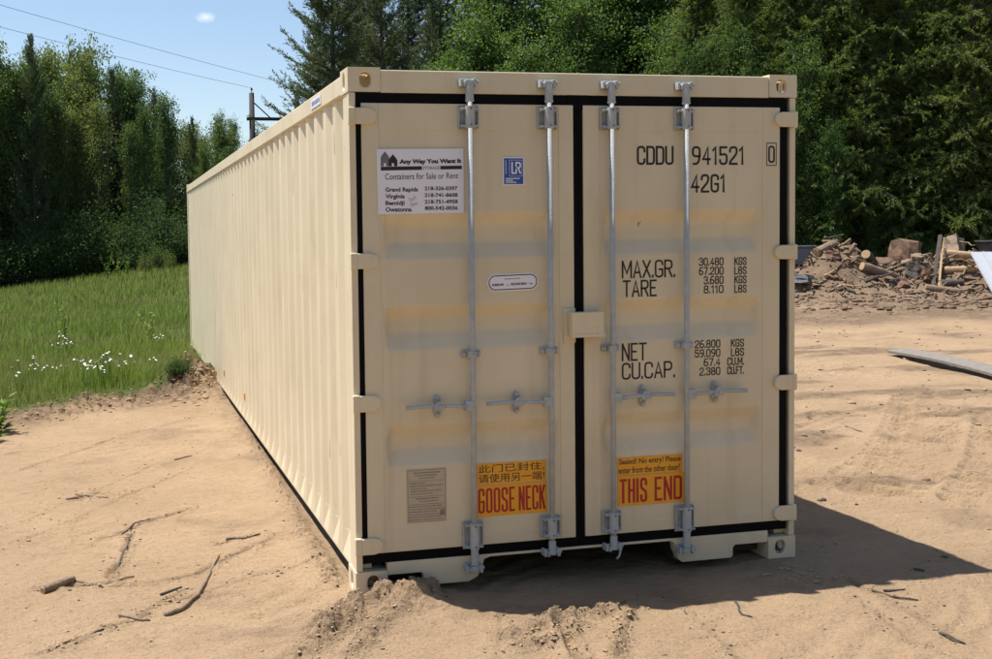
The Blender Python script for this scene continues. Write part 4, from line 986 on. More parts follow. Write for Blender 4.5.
for k in range(15):                                # unseen trees added behind the viewer to cut the light reaching the doors
    x = -30+k*4.4+rr.uniform(-1, 1); y = -24+rr.uniform(-2, 2)+.02*(x-2)**2*.4
    plant(('aspen', 'maple', 'cedar')[k % 3], k % 3, x, y, rr.uniform(10, 15), ('aspen_tree', 'broadleaf_tree', 'cedar_tree')[k % 3], 'tree on the far side of the clearing facing the container doors', 'tree', 'trees facing the container doors', 1.3)
ordinals('trees facing the container doors', '# tree counted from the meadow side, facing the container doors across the clearing', lambda o: o.location.x)
ordinals(grp_a[0], '# front row tree from the power pole in the wood beyond the meadow', bearing, True)
ordinals(grp_a[1], '# middle row tree from the power pole in the wood beyond the meadow', bearing, True)
ordinals(grp_a[2], '# back row tree from the power pole in the wood beyond the meadow', bearing, True)
ordinals('pines among the aspens', '# slim dark pine from the power pole among the aspens beyond the meadow', bearing, True)
ordinals('shrubs along the wood beyond the meadow', '# leafy shrub from the power pole along the foot of the meadow wood', bearing, True)
ordinals('shrubs deep in the wood', '# tall dark shrub from the power pole deep between the meadow wood trunks', bearing, True)
ordinals('thin aspens behind the pole', '# thin pale aspen behind the power pole counted from the wood', bearing)
ordinals('pines behind the container', '# tall ragged pine counted from the power pole, behind the container', bearing)
ordinals('broadleaved trees behind the container', '# bushy broadleaved tree counted from the pines, behind the container doors', bearing)
ordinals('front cedars behind the debris', '# front row feathery cedar counted from the pines, behind the debris heap', bearing)
ordinals('back cedars behind the debris', '# back row tall dark cedar counted from the pines, behind the debris heap', bearing)
ordinals('young broadleaved trees among the cedars', '# young broadleaved tree counted from the pines, among the cedars', bearing)
ordinals('shrubs under the cedars', '# shaded shrub counted from the container, at the foot of the cedars', bearing)
ordinals('shrubs deep under the cedars', '# tall shaded shrub counted from the pines, deep between the cedars', bearing)

# ------------------------------------------------------------------ meadow: grass, flowers, weeds
def grass():
    rng = np.random.default_rng(5); Ps, Hs, Ws = [], [], []
    for (x0, x1, y0, y1, dens, hh, w) in ((-6.5, 1.2, 1.5, 12, 850, .19, .0065), (-9, 4, 12, 22, 330, .22, .011), (-14, 9, 22, 42, 110, .27, .021)):
        n = int((x1-x0)*(y1-y0)*dens); x = rng.uniform(x0, x1, n); y = rng.uniform(y0, y1, n)
        keep = rng.random(n) < meadow_mask(x, y)*(.55+.6*fbm(x*.9, y*.9, 3, 61)+.25)
        keep &= ~((x > -.03) & (x < 2.5) & (y < 12.4)) & ~(((x+.22)/.35)**2+((y-7.8)/.9)**2 < 1)
        x, y = x[keep], y[keep]; Ps.append(np.stack([x, y, Hground(x, y)-.01], -1)); k = len(x)
        edge = np.clip((y-meadow_edge(x))/1.0, .3, 1)
        Hs.append(hh*rng.uniform(.55, 1.35, k)*(1+.5*fbm(x*.6, y*.8, 3, 62))*edge); Ws.append(w*rng.uniform(.7, 1.3, k))
    P = np.concatenate(Ps); H_ = np.concatenate(Hs)[:, None]; Wd = np.concatenate(Ws)[:, None]; n = len(P)
    az = rng.uniform(0, 6.283, n); s = np.stack([np.cos(az), np.sin(az), np.zeros(n)], -1); b_ = np.stack([-np.sin(az), np.cos(az), np.zeros(n)], -1)*rng.uniform(.1, .7, n)[:, None]
    up = np.array([0, 0, 1.0])
    m1 = P+up*H_*.55+b_*H_*.22; tp = P+up*H_*.95+b_*H_*.75
    V = np.stack([P-s*Wd*.5, P+s*Wd*.5, m1+s*Wd*.45, m1-s*Wd*.45, tp], 1).reshape(-1, 3)
    base = np.arange(n)*5
    T = np.concatenate([np.stack([base, base+1, base+2], -1), np.stack([base, base+2, base+3], -1), np.stack([base+3, base+2, base+4], -1)])
    return np_mesh('grass', V, T)
tag(link('grass', grass(), GRASS), 'tall green meadow grass beyond the sand', 'grass', kind='stuff')

def weed_mesh(seed, h, n, leaf, stems=3):
    rng = np.random.default_rng(seed); st = MB(); Ps, Ds, Ls = [], [], []
    tips = []
    for k in range(stems):
        a = rng.uniform(0, 6.28); sp = rng.uniform(.05, .35); hh = h*rng.uniform(.7, 1.05)
        pts = [Vector((math.cos(a)*sp*h*t*t, math.sin(a)*sp*h*t*t, hh*t-.03*(t == 0))) for t in (0, .35, .7, 1)]
        st.tube(pts, [.006, .005, .004, .002], 5, False); tips.append(pts[-1])
        for j in range(n):
            t = (j+rng.random())/n; p = Vector((math.cos(a)*sp*h*t*t, math.sin(a)*sp*h*t*t, hh*t)); az = 2.4*j+rng.normal(0, .3)
            Ps.append(p); Ds.append((math.cos(az), math.sin(az), rng.uniform(-.1, .8))); Ls.append(leaf*rng.uniform(.6, 1.2)*(1.1-.5*t))
    L = np.array(Ls); k = len(L)
    return st.mesh('stem', True), leaves_mesh('leaf_spray', np.array([tuple(p) for p in Ps]), np.array(Ds), np.tile([0, 0, 1.0], (k, 1))+rng.normal(0, .2, (k, 3)), L, L*.42, .1), tips
def weed(seed, x, y, h, n, leaf, label, stems=3, group=None):
    a, b_, _ = weed_mesh(seed, h, n, leaf, stems); e = empty('weed', (x, y, hz(x, y))); link('stem', a, LEAF_WEED, e); link('leaf_spray', b_, LEAF_WEED, e)['kind'] = 'stuff'
    return tag(e, label, 'weed', group)
p = gz(1, 432); weed(1, p[0], p[1], .34, 9, .15, 'broad leaved weed at the edge of the sand', 7)
p = gz(3, 440); weed(8, p[0]-.1, p[1], .30, 8, .14, 'low bushy weed beside the broad leaved weed on the sand edge', 7)
p = gz(66, 352); weed(2, p[0], p[1], .75, 16, .12, 'tall dark stemmed weed standing in the meadow grass behind white flowers', 4)
p = gz(152, 352); weed(3, p[0], p[1], .85, 18, .10, 'thin upright weed in the meadow grass near the container side', 3)
for k, (px, py, h) in enumerate(((160, 276, 1.3), (146, 277, .9), (172, 274, .8))):
    x, y = at_px(px, 37.5-k*.3); plant('palebush', k, x, y, h, 'shrub', ('pale yellow green bush at the far edge of the meadow', 'small bush left beside the pale bush at the meadow edge', 'low bush tucked behind the container end')[k], 'shrub', None, .55, 1.8, 'stem')
for k, (px, Y) in enumerate(((118, 37.0), (108, 37.4), (128, 36.6))):
    x, y = at_px(px, Y); weed(30+k, x, y, 1.0, 14, .16, 'pale tall weed at the far edge of the meadow', 5, 'pale weeds at the far meadow edge')
p = gz(200, 407); e = plant('shrub', 1, -.46, 7.35, .20, 'weed', 'low dark green weed clump on the dirt heap', 'weed', None, 1.3, 1.8, 'stem')
# daisies: stem with a few white blooms
def daisy_mesh(seed):
    rng = np.random.default_rng(seed); st = MB(); bls = []
    for k in range(3):
        bl = MB(); x, y = rng.normal(0, .07, 2); h = rng.uniform(.26, .36); st.tube([(x*.5, y*.5, -.02), (x, y, h)], .003, 4, False)
        r = rng.uniform(.011, .019); m = 8; tx, ty = rng.normal(0, .35, 2)
        bl.add([(x, y, h+.008)]+[(x+r*(1 if j % 2 == 0 else .7)*math.cos(6.283*j/(2*m)), y+r*(1 if j % 2 == 0 else .7)*math.sin(6.283*j/(2*m)), h+r*(tx*math.cos(6.283*j/(2*m))+ty*math.sin(6.283*j/(2*m)))) for j in range(2*m)], [(0, 1+j, 1+(j+1) % (2*m)) for j in range(2*m)])
        bls.append(bl.mesh('bloom'))
    return st.mesh('stem'), bls
DM = [daisy_mesh(70+k) for k in range(4)]
for a, b_ in DM:
    a.materials.append(LEAF_WEED)
    for q in b_: q.materials.append(PETAL)
def daisy(x, y, k, label, group):
    e = empty('wildflower', (x, y, hz(x, y)), random.uniform(0, 6)); s = random.uniform(.85, 1.25); e.scale = (s, s, s); link('stem', DM[k][0], None, e); [link('bloom', q, None, e) for q in DM[k][1]]; tag(e, label, 'flower', group)
for px, py in ((60, 352), (65, 350), (56, 353), (70, 348), (62, 356), (68, 353)): p = gz(px+2, py+17); daisy(p[0], p[1], random.randrange(4), 'white wildflowers in front of the tall dark stemmed weed', 'white flowers by the tall weed')
for px, py in ((36, 380), (42, 383), (48, 384), (86, 379), (92, 384), (97, 380), (101, 376), (107, 379), (112, 377), (117, 381), (121, 384), (104, 384), (88, 393), (68, 388), (33, 392), (55, 378), (137, 378), (142, 380), (95, 387), (112, 385), (74, 383), (26, 384)):
    p = gz(px, py+14); daisy(p[0]+random.uniform(-.1, .1), p[1]+random.uniform(-.15, .15), random.randrange(4), 'small white wildflower clump near the sandy edge of the meadow', 'white flowers near the sand')
for px, py in ((158, 351), (162, 353)): p = gz(px, py+12); daisy(p[0], p[1], 1, 'white wildflowers at the foot of the thin upright weed', 'white flowers by the thin weed')

# ------------------------------------------------------------------ power pole and wires
PY = 46.0
pb = gy(252, 290, PY); ptop = gy(251.5, 93, PY); px_, pz0 = float(ptop[0]), hz(float(ptop[0]), PY)
pole = empty('power_pole', (0, 0, 0)); tag(pole, 'dark wooden power pole with a side arm rising behind the container', 'power pole')
MB().tube([(px_, PY, pz0-.5), (px_, PY, pz0+4), (px_, PY, ptop[2])], [.17, .15, .115], 12).build('post', POLEWOOD, pole, smooth=True)
arm = gy(251, 119, PY); MB().box(px_-.25, px_+2.3, PY-.13, PY-.06+.12, arm[2]-.07, arm[2]+.07).build('crossarm', POLEWOOD, pole, bevel=.01)
MB().tube([(px_+.05, PY-.15, arm[2]+.75), (px_+.85, PY-.15, arm[2]+.02)], .03, 6).build('brace', POLEWOOD, pole)
MB().tube([(px_+2.1, PY+.03, pz0-.5), (px_+2.1, PY+.03, pz0+4), (px_+2.1, PY+.03, ptop[2]+.1)], [.17, .15, .115], 12).build('post', POLEWOOD, pole, smooth=True)
for dx, z in ((0, ptop[2]), (2.1, ptop[2]+.1)): MB().tube([(px_+dx, PY-.05, z), (px_+dx, PY-.05, z+.10), (px_+dx, PY-.05, z+.12), (px_+dx, PY-.05, z+.22)], [.02, .02, .055, .04], 8).build('insulator', PORCELAIN, pole)
for k, (a, thru, lbl) in enumerate((((px_+2.1, PY-.05, ptop[2]+.32), gy(0, 5, 30), 'upper power line wire crossing the blue sky'), ((px_, PY-.05, ptop[2]+.22), gy(0, 27, 30), 'lower power line wire reaching the nearer pole top'))):
    A = Vector(a); B = A+(Vector(thru)-A)*2.0; pts = [A.lerp(B, t)+Vector((0, 0, -.20*4*t*(1-t)+.20*2*t)) for t in np.linspace(0, 1, 24)]
    o = MB().tube(pts, .0075, 6).build('overhead_wire', WIRE, None, smooth=True); tag(o, lbl, 'wire')

# ------------------------------------------------------------------ loose things on the sand
def stick(name, pts, r, label, cat, mat=DEADWOOD, taper=.5, group=None, sides=7, lift=None):
    P = [Vector(p) for p in pts]; n = len(P)
    R = [r*(1-(1-taper)*i/(n-1))*random.uniform(.85, 1.15) for i in range(n)]
    return tag(MB().tube(P, R, sides).build(name, mat, None, smooth=True), label, cat, group)
def on_sand(pxs, r, lift=0):
    out = []
    for px, py in pxs:
        p = gz(px, py); out.append((p[0], p[1], hz(p[0], p[1])+r*.75+lift))
    return out
def fine(pts, k=3):
    out = []
    for a, b_ in zip(pts[:-1], pts[1:]):
        for t in np.linspace(0, 1, k, endpoint=False):
            q = Vector(a).lerp(Vector(b_), t); j = .006; out.append((q.x+random.uniform(-j, j), q.y+random.uniform(-j, j), q.z+random.uniform(-.002, .003)))
    out.append(pts[-1]); return out
stick('branch', fine(on_sand([(165, 617), (180, 612), (197, 598), (208, 580), (219, 557)], .011)), .012, 'long curved dry branch lying on the sand', 'branch')
lg = empty('log'); p0, p1 = on_sand([(43, 595), (74, 583)], .02)
a, b_ = Vector(p0), Vector(p1); ctr = [a.lerp(b_, t)+Vector((0, 0, .004)) for t in (0, .3, .6, .85, 1)]
MB().tube(ctr, [.019, .023, .021, .018, .012], 10).build('log_body', DEADWOOD, lg, smooth=True); MB().tube([a, a-(b_-a).normalized()*.004], [.0185, .016], 10).build('cut_end', CUTWOOD, lg)
tag(lg, 'short thick piece of log half sunk in the sand', 'log')
tw = [([(74, 583), (100, 585), (118, 582), (134, 577)], 'thin root running from the log piece along a rut'), ([(113, 575), (121, 560), (127, 545), (131, 535)], 'dark stick standing across two ruts in the sand'),
      ([(122, 533), (135, 524), (150, 520)], 'short torn stick in the upper rut'), ([(120, 617), (140, 622), (150, 622)], 'thin bent twig below the long curved branch'), ([(82, 637), (104, 629)], 'dark bark strip in the lowest rut'),
      ([(160, 596), (182, 588)], 'bark strip beside the long curved branch'), ([(226, 540), (245, 540), (260, 536)], 'flat bark strip between the ruts and the container'), ([(174, 460), (192, 456)], 'small twig on the open sand below the meadow'),
      ([(66, 499), (84, 496), (100, 492), (112, 493)], 'ragged clump of dead roots on the sand'), ([(76, 494), (92, 497), (108, 498)], 'crossed dead root in the ragged clump'), ([(575, 605), (600, 598)], None)]
for pts, lb in tw:
    if lb: stick('twig', fine(on_sand(pts, .006)), .0075, lb, 'twig', BARK if 'bark' in lb or 'dark' in lb else DEADWOOD, .5, None, 6)
twr = [([(872, 590), (892, 597), (918, 601)], 'bent twig just outside the container shadow'), ([(735, 600), (741, 612), (752, 616)], 'tiny twig at the edge of the container shadow'), ([(845, 425), (862, 431)], 'small dark twig beside the tyre tread marks'), ([(884, 592), (905, 590)], 'short stub twig next to the bent twig'), ([(940, 633), (965, 645)], 'thin twig on trodden sand in front of the container')]
for pts, lb in twr: stick('twig', fine(on_sand(pts, .006)), .007, lb, 'twig', BARK, .5, None, 6)
# long board on the sand
pa, pb_ = gz(896, 356), gz(1012, 382)
bd = MB(); d = Vector((pb_[0]-pa[0], pb_[1]-pa[1], 0)); Lb = d.length; d.normalize(); s = Vector((-d.y, d.x, 0))
za, zb_ = hz(pa[0], pa[1])+.05, hz(pb_[0], pb_[1])+.06
A = Vector((pa[0], pa[1], za)); B = Vector((pb_[0], pb_[1], zb_))
vs = []
for q in np.linspace(0, 1, 9):
    c = A.lerp(B, q)+Vector((0, 0, .03*math.sin(q*3)))
    for a_, z_ in ((-.12, 0), (.12, .03), (.12, .065), (-.12, .035)): vs.append(c+s*a_+Vector((0, 0, z_-.02)))
fs = [(i*4+j, i*4+(j+1) % 4, (i+1)*4+(j+1) % 4, (i+1)*4+j) for i in range(8) for j in range(4)]+[(0, 1, 2, 3), (35, 34, 33, 32)]
tag(bd.add(vs, fs).build('plank', GREYWOOD, None, bevel=.003), 'long weathered grey plank lying on the open sand', 'plank')
# clods
def clods(name, pts, rad, mat, seed, label):
    rng = np.random.default_rng(seed)
    base = bmesh.new(); bmesh.ops.create_icosphere(base, subdivisions=1, radius=1); bv = np.array([v.co[:] for v in base.verts]); bf = np.array([[v.index for v in f.verts] for f in base.faces]); base.free()
    V, Fs = [], []; o = 0
    pts = np.asarray(pts); z = Hground(pts[:, 0], pts[:, 1])
    for (x, y), z_, r in zip(pts, z, rad):
        sc_ = r*rng.uniform(.55, 1.5, 3)*np.array([1.2, 1, .5]); q = bv*(1+rng.normal(0, .16, (len(bv), 1)))*sc_
        a = rng.uniform(0, 6.28); c, s_ = math.cos(a), math.sin(a); q = q@np.array([[c, -s_, 0], [s_, c, 0], [0, 0, 1]])
        V.append(q+np.array([x, y, z_+r*.15])); Fs.append(bf+o); o += len(bv)
    return tag(link(name, np_mesh(name, np.concatenate(V), np.concatenate(Fs)), mat), label, 'soil', kind='stuff')
rng = np.random.default_rng(9); pts, rad = [], []
def along(P, w, n, r0, r1):
    P = np.array(P); seg = np.hypot(*(P[1:]-P[:-1]).T); cum = np.concatenate([[0], np.cumsum(seg)])
    for k in range(n):
        u = rng.random()*cum[-1]; i = min(np.searchsorted(cum, u, side='right')-1, len(seg)-1); t = (u-cum[i])/seg[i]; p = P[i]*(1-t)+P[i+1]*t+rng.normal(0, w, 2)
        pts.append(p); rad.append(r0*(r1/r0)**(rng.random()**2.2))
for P, w, h in RIDGES[:6]: along(P, w*.9, 110, .003, .011)
along(RIDGES[6][0], .05, 140, .004, .014)
for P, w, h in RUTS[:5]: along(P, w*1.6, 70, .003, .012)
for P, w, h in RUTS[5:]: along(P, w*2.5, 25, .002, .008)
xs_ = np.linspace(-4, .2, 40); along(np.stack([xs_, meadow_edge(xs_)-.02], -1), .17, 900, .005, .024)
for k in range(330): p = np.array([-.27, 7.6])+rng.normal(0, 1, 2)*np.array([.22, .55]); pts.append(p); rad.append(.010*(4)**(rng.random()**2))
for k in range(900): pts.append(np.array([rng.uniform(-3, 6), rng.uniform(-1.5, 7)])); rad.append(.003+.008*rng.random()**4)
for k in range(500): pts.append(np.array([rng.uniform(3, 14), rng.uniform(2, 15)])); rad.append(.008+.03*rng.random()**3)
for k in range(60): pts.append(np.array([2.25, -.30])+rng.normal(0, .09, 2)); rad.append(.004+.012*rng.random()**2)
pa_ = np.array(pts); ok = ~((pa_[:, 0] > .0) & (pa_[:, 0] < 2.44) & (pa_[:, 1] > -.0) & (pa_[:, 1] < 12.2))
clods('sand_clods', pa_[ok], np.array(rad)[ok], CLOD, 3, 'loose crumbs and clods of sandy soil')

# ------------------------------------------------------------------ heap of dirt and timber
HA, HB = np.array([14.6, 21.2]), np.array([21.5, 18.0])
hd = (HB-HA)/np.linalg.norm(HB-HA); hn = np.array([hd[1], -hd[0]])     # hn points to the viewer
def heap_h(s, t):
    prof = np.interp(s, [-1, 0, 1.2, 2.4, 3.2, 3.9, 4.6, 6, 8], [.15, .35, .85, 1.3, 1.4, .75, 1.05, 1.1, .6])
    sh = np.where(t > 0, np.exp(-(t/1.25)**2), np.exp(-(t/.9)**2))
    return prof*sh*(.85+.5*fbm(s*1.1, t*1.1, 4, 71))+.16*fbm(s*2.6, t*2.6, 4, 72)*sh
S, Tt = np.meshgrid(np.linspace(-1.6, 8.4, 150), np.linspace(-2.2, 3.4, 84))
HXp = HA[0]+hd[0]*S+hn[0]*Tt; HYp = HA[1]+hd[1]*S+hn[1]*Tt
edge_f = sst(0, .6, S+1.6)*sst(0, .6, 8.4-S)*sst(0, .6, Tt+2.2)*sst(0, .8, 3.4-Tt)
HZp = Hground(HXp, HYp)+heap_h(S, Tt)*edge_f-.03*(1-edge_f)-.008
id2 = np.arange(S.size).reshape(S.shape); F2 = np.stack([id2[:-1, :-1], id2[1:, :-1], id2[1:, 1:], id2[:-1, 1:]], -1).reshape(-1, 4)
tag(link('dirt_heap', np_mesh('dirt_heap', np.stack([HXp, HYp, HZp], -1).reshape(-1, 3), F2, True), DARKSOIL), 'long low heap of brown dirt in front of the cedars', 'dirt heap')
def heap_pt(s, t, up=0):
    x, y = HA[0]+hd[0]*s+hn[0]*t, HA[1]+hd[1]*s+hn[1]*t
    return Vector((x, y, hz(x, y)+float(heap_h(np.array([s]), np.array([t]))[0])+up))
def s_of(px, t=0.0):                               # heap coordinate under a picture column
    d = ray(px, 280); o = HA+hn*t
    A_ = np.array([[d[0], -hd[0]], [d[1], -hd[1]]]); k = np.linalg.solve(A_, o-CAM[:2]); return float(k[1])
def log(pa, pb, r, label, bark=BARK, end=CUTWOOD, name='log', taper=.85, group=None):
    e = empty(name); pa, pb = Vector(pa), Vector(pb); ax = (pb-pa).normalized(); n = 7
    C_ = [pa.lerp(pb, i/(n-1))+Vector((random.uniform(-1, 1), random.uniform(-1, 1), random.uniform(-1, 1)))*r*.10 for i in range(n)]
    MB().tube(C_, [r*(1-(1-taper)*i/(n-1))*random.uniform(.93, 1.07) for i in range(n)], 12).build('log_body', bark, e, smooth=False)
    for c, q, rr_ in ((C_[0], -1, r), (C_[-1], 1, r*taper)): MB().tube([c+ax*q*.002, c+ax*q*.012], [rr_*.94, rr_*.90], 12).build('cut_end', end, e)
    return tag(e, label, 'log', group)
# logs and stumps placed on the heap
def hp(px, t, up=0): return heap_pt(s_of(px, t), t, up)
log(hp(862, .95, .12), hp(898, .55, .0)+Vector((0, 0, .0)), .12, 'pale peeled log lying down the front of the dirt heap', DEADWOOD, CUTWOOD)
log(hp(866, .75, .30), hp(884, -.9, .25), .12, 'round log end facing out of the dirt heap', BARK, CUTWOOD)
log(hp(816, .65, .10), hp(836, .2, .16), .12, 'pale log stub at the low end of the dirt heap', DEADWOOD, CUTWOOD)
log(hp(944, .9, .10), hp(990, .75, .10), .10, 'split yellow log at the foot of the heap near the metal sheet', CUTWOOD, CUTWOOD)
log(hp(946, .6, .30), hp(992, .5, .32), .10, 'yellow log lying above the split log near the metal sheet', CUTWOOD, CUTWOOD)
log(hp(940, 1.3, .05), hp(962, 1.2, .05), .10, 'dark short log under the leaning sticks', BARK, CUTWOOD)
log(hp(926, 1.5, .05), hp(958, 1.6, .05), .09, 'thin log lying in front of the gap in the heap', DEADWOOD, CUTWOOD)
def chunk(name, centre, size, rz, tilt, label, mat, cat, top=None, seed=1):
    rng_ = np.random.default_rng(seed); bm = bmesh.new(); bmesh.ops.create_cone(bm, cap_ends=True, segments=14, radius1=1.0, radius2=.86, depth=2)
    bmesh.ops.subdivide_edges(bm, edges=[e_ for e_ in bm.edges if abs(e_.verts[0].co.z-e_.verts[1].co.z) > .5], cuts=4)
    for v in bm.verts:
        a_ = math.atan2(v.co.y, v.co.x); k = 1+.16*math.sin(3*a_+seed)+.09*math.sin(7*a_+seed*2)+.35*max(0, -v.co.z-.35)*abs(math.sin(2.5*a_+seed)); v.co.x *= k; v.co.y *= k; v.co += Vector(rng_.normal(0, .06, 3))
    me = bpy.data.meshes.new(name); bm.to_mesh(me); bm.free()
    me.transform(Matrix.Translation(centre) @ Matrix.Rotation(rz, 4, 'Z') @ Matrix.Rotation(tilt, 4, 'Y') @ Matrix.Diagonal((*size, 1)))
    return tag(link(name, me, mat), label, cat)
c = hp(905, -.25, .18); chunk('stump', c, (.46, .40, .56), .4, .22, 'big reddish brown stump on top of the dirt heap', STUMPWOOD, 'stump', seed=2)
c = hp(885, -.1, .12); chunk('stump', c, (.32, .30, .24), 1.2, -.5, 'ragged root stump on the heap beside the big stump', STUMPWOOD, 'stump', seed=5)
c = hp(871, .0, .08); chunk('stump', c, (.26, .24, .2), .2, .8, 'small broken stump on the low side of the heap', DEADWOOD, 'stump', seed=7)
c = hp(953, -.2, .22); chunk('stump', c, (.40, .30, .30), .9, .5, 'pale split stump on the heap near the metal sheet', DEADWOOD, 'stump', seed=11)
c = hp(918, .8, .05); chunk('stump', c, (.34, .26, .20), .3, .1, 'dark squat stump low on the front of the heap', BARK, 'stump', seed=13)
# leaning sticks and boards
def bar(pa, pb, w, h, label, mat, name='board'):
    pa, pb = Vector(pa), Vector(pb); d_ = (pb-pa).normalized(); s_ = d_.cross(Vector((0, 0, 1))).normalized(); u_ = s_.cross(d_)
    v = [c_+s_*a_*w/2+u_*b2*h/2 for c_ in (pa, pb) for a_, b2 in ((-1, -1), (1, -1), (1, 1), (-1, 1))]
    return tag(MB().add(v, [(0, 1, 2, 3), (7, 6, 5, 4)]+[(j, (j+1) % 4, 4+(j+1) % 4, 4+j) for j in range(4)]).build(name, mat, None, bevel=.004), label, name.replace('_', ' '))
bar(hp(933, 1.3, 0), hp(940, .5, .75), .09, .05, 'dark board leaning on the gap in the heap', BARK)
bar(hp(939, 1.35, 0), hp(943, .5, .72), .05, .04, 'thin pale stick leaning beside the dark board', CUTWOOD)
for k, (a_, b2, ta, tb, ua, ub) in enumerate(((842, 872, .3, .0, .05, .12), (850, 868, .8, .6, .05, .1), (872, 900, .2, .1, .2, .3), (880, 912, .6, .4, .1, .15), (826, 846, 1.2, 1.0, .03, .03), (893, 925, 1.0, .9, .05, .1), (960, 985, 1.6, 1.4, .04, .04), (838, 862, 1.5, 1.5, .03, .04), (900, 935, 1.9, 1.8, .03, .03), (955, 975, -.1, .3, .5, .3), (930, 950, -.3, .0, .3, .5))):
    pa, pb = hp(a_, ta, ua), hp(b2, tb, ub); n = 6
    P = [pa.lerp(pb, i/(n-1))+Vector((random.uniform(-.04, .04), random.uniform(-.04, .04), random.uniform(-.03, .05))) for i in range(n)]
    tag(MB().tube(P, [.035-.022*i/(n-1) for i in range(n)], 6).build('branch', (DEADWOOD, CUTWOOD, BARK)[k % 3], None, smooth=True), 'broken branch tangled in the dirt heap', 'branch', 'broken branches in the dirt heap')
rq = random.Random(21)
for k in range(26):
    a_ = rq.uniform(815, 985); ta = rq.uniform(-.4, 1.6); Lk = rq.uniform(10, 34)
    pa, pb = hp(a_, ta, rq.uniform(.0, .22)), hp(a_+Lk, ta+rq.uniform(-.6, .6), rq.uniform(0, .35)); n = 6; r0 = rq.uniform(.02, .055)
    P = [pa.lerp(pb, i/(n-1))+Vector((rq.uniform(-.05, .05), rq.uniform(-.05, .05), rq.uniform(-.04, .07))) for i in range(n)]
    tag(MB().tube(P, [r0*(1-.6*i/(n-1)) for i in range(n)], 6).build('branch', (DEADWOOD, BARK, STUMPWOOD)[k % 3], None, smooth=True), 'broken branch tangled in the dirt heap', 'branch', 'broken branches in the dirt heap')
for k in range(18):
    c = hp(rq.uniform(825, 985), rq.uniform(-.2, 1.3), rq.uniform(-.02, .08)); sz = rq.uniform(.10, .24)
    chunk('root_chunk', c, (sz*rq.uniform(.8, 1.5), sz, sz*rq.uniform(.5, .9)), rq.uniform(0, 6), rq.uniform(-.8, .8), 'broken lump of root wood in the dirt heap', (STUMPWOOD, BARK, DEADWOOD)[k % 3], 'root chunk', seed=30+k)['group'] = 'root lumps in the dirt heap'
# wood chips and clods over the heap
rng = np.random.default_rng(12); pts, rad, zz = [], [], []
V, Fs, o = [], [], 0
NS = 1300; Sv, Tv = rng.uniform(-1.0, 8, NS), np.clip(rng.normal(.8, .9, NS), -1.9, 3.2)
Xv, Yv = HA[0]+hd[0]*Sv+hn[0]*Tv, HA[1]+hd[1]*Sv+hn[1]*Tv; Zv = Hground(Xv, Yv)+heap_h(Sv, Tv)
for x, y, z in zip(Xv, Yv, Zv):
    l_, w_, h_ = .05+.5*rng.random()**3, rng.uniform(.02, .08), rng.uniform(.015, .05); R_ = Matrix.Rotation(rng.uniform(0, 6.28), 3, 'Z') @ Matrix.Rotation(rng.normal(0, .35), 3, 'Y') @ Matrix.Rotation(rng.uniform(0, 3), 3, 'X')
    for a_ in (-1, 1):
        for b2, c2 in ((-1, -1), (1, -1), (1, 1), (-1, 1)): V.append(tuple(Vector((x, y, z+.01))+R_ @ Vector((a_*l_/2, b2*w_/2*rng.uniform(.3, 1.2), c2*h_/2*rng.uniform(.3, 1.2)))))
    Fs += [(o, o+1, o+2, o+3), (o+7, o+6, o+5, o+4)]+[(o+j, o+4+j, o+4+(j+1) % 4, o+(j+1) % 4) for j in range(4)]; o += 8
tag(link('wood_scraps', np_mesh('wood_scraps', np.array(V), np.array(Fs)), simple('mixed_scraps', (.17, .11, .068), .9, 0, .6, 3, .6, 30, (.34, .235, .145))), 'scattered wood scraps and bark over the dirt heap', 'wood scraps', kind='stuff')
pts = np.array([[rng.uniform(12, 22), 0] for k in range(2600)]); pts[:, 1] = 20.6-(pts[:, 0]-15)*.42-np.abs(rng.normal(2.6, 1.7, len(pts)))
clods('dirt_clods', pts, .015+.075*rng.random(len(pts))**3, DARKSOIL, 8, 'brown dirt clods strewn in front of the heap')
# metal sheet leaning on the heap, dark box behind it, slabs at the low end
q0 = hp(993, 1.75, .02); top = q0+Vector((-.18, .55, 1.0)); wv = Vector((.95, -.42, 0)).normalized()
vs = []; ribs = [(0, 0), (.02, .03), (.06, .03), (.08, 0), (.26, 0), (.28, .025), (.32, .025), (.34, 0), (.52, 0), (.54, .03), (.60, .03)]
nrm = wv.cross(top-q0).normalized()
for c_ in (q0, top):
    for a_, d_ in ribs: vs.append(c_+wv*a_+nrm*d_)
n = len(ribs); o = MB().add(vs, [(i, i+1, n+i+1, n+i) for i in range(n-1)]).build('metal_sheet', SHEET, None); so = o.modifiers.new('solid', 'SOLIDIFY'); so.thickness = .006
tag(o, 'white ribbed metal sheet leaning against the dirt heap', 'metal sheet')
c = hp(1003, .4, .22); bx_ = empty('tub', c, -.3); tag(bx_, 'dark grey plastic tub tipped on top of the heap above the metal sheet', 'tub')
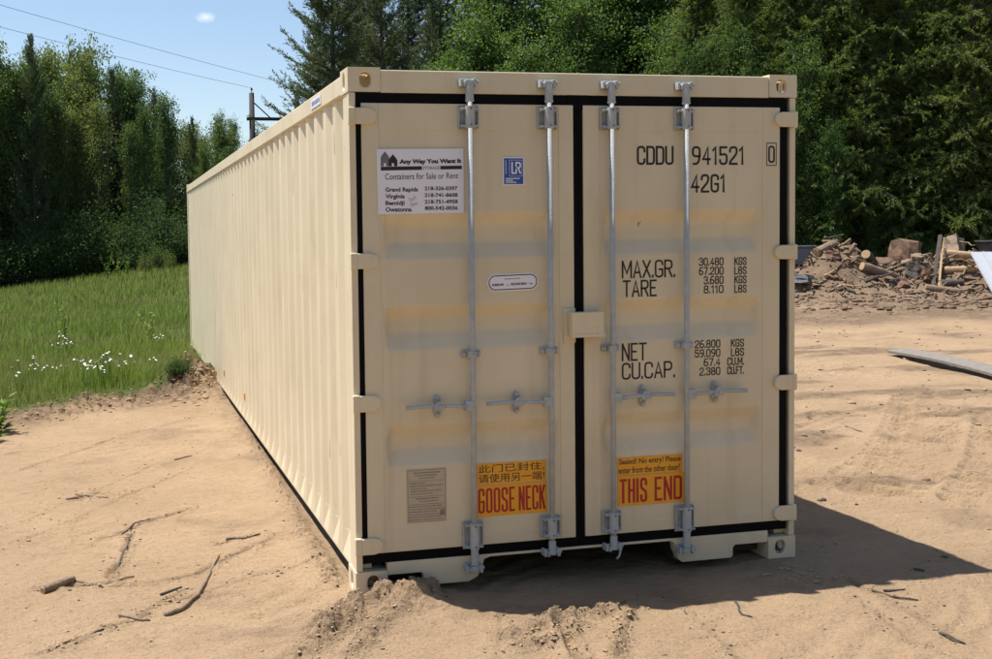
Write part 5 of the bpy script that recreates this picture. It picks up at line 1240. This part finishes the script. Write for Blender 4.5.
def frustum(w0, w1, d0, d1, z0, z1):
    return MB().add([(-w0, -d0, z0), (w0, -d0, z0), (w0, d0, z0), (-w0, d0, z0), (-w1, -d1, z1), (w1, -d1, z1), (w1, d1, z1), (-w1, d1, z1)], [(0, 3, 2, 1), (4, 5, 6, 7), (0, 1, 5, 4), (1, 2, 6, 5), (2, 3, 7, 6), (3, 0, 4, 7)])
frustum(.42, .50, .28, .34, 0, .42).build('tub_body', DARKPLASTIC, bx_, bevel=.03); frustum(.54, .54, .38, .38, .421, .47).build('rim', DARKPLASTIC, bx_, bevel=.015)
c = hp(803, .5, .05); pn = empty('grey_panel', c, -.25); pn.rotation_euler.x = -.25; tag(pn, 'dark grey framed panel leaning on the low end of the heap beside the container', 'panel')
MB().box(-.40, .36, -.015, .015, 0, .46).build('panel_board', DARKPLASTIC, pn)
for a_, b2, z0, z1 in ((-.43, .39, .461, .49), (-.43, -.401, 0, .46), (.361, .39, 0, .46)): MB().box(a_, b2, -.025, .025, z0, z1).build('panel_frame', GREYWOOD, pn, bevel=.004)
chunk('stone', hp(803, 1.1, .05), (.36, .28, .11), .3, .1, 'flat dark stone lying below the grey panel', CONCRETE, 'stone', seed=77)
chunk('stone', hp(813, 1.25, .03), (.16, .13, .09), 1.3, .3, 'small pale stone beside the flat dark stone', DEADWOOD, 'stone', seed=79)
# dark bark crumbs trodden into the sand
rng = np.random.default_rng(31); pts, rad = [], []
for P, w, h in RUTS: along(P, w*3, 55, .002, .008)
for P, w, h in RIDGES: along(P, w*1.2, 30, .002, .007)
for k in range(1500): pts.append(np.array([rng.uniform(-2.6, 4), rng.uniform(-1.6, 6)])); rad.append(.0018+.006*rng.random()**5)
for k in range(1500):
    p = np.array([rng.uniform(2.6, 13), rng.uniform(-.5, 14)])
    if fbm(p[0]*.9-p[1]*.3, p[1]*2.2, 4, 53) > -.05: pts.append(p); rad.append(.005+.022*rng.random()**4)
pa_ = np.array(pts); ok = ~((pa_[:, 0] > -.02) & (pa_[:, 0] < 2.46) & (pa_[:, 1] > -.02) & (pa_[:, 1] < 12.2))
clods('bark_crumbs', pa_[ok], np.array(rad)[ok], BARK, 4, 'dark crumbs of bark and root trodden into the sand')
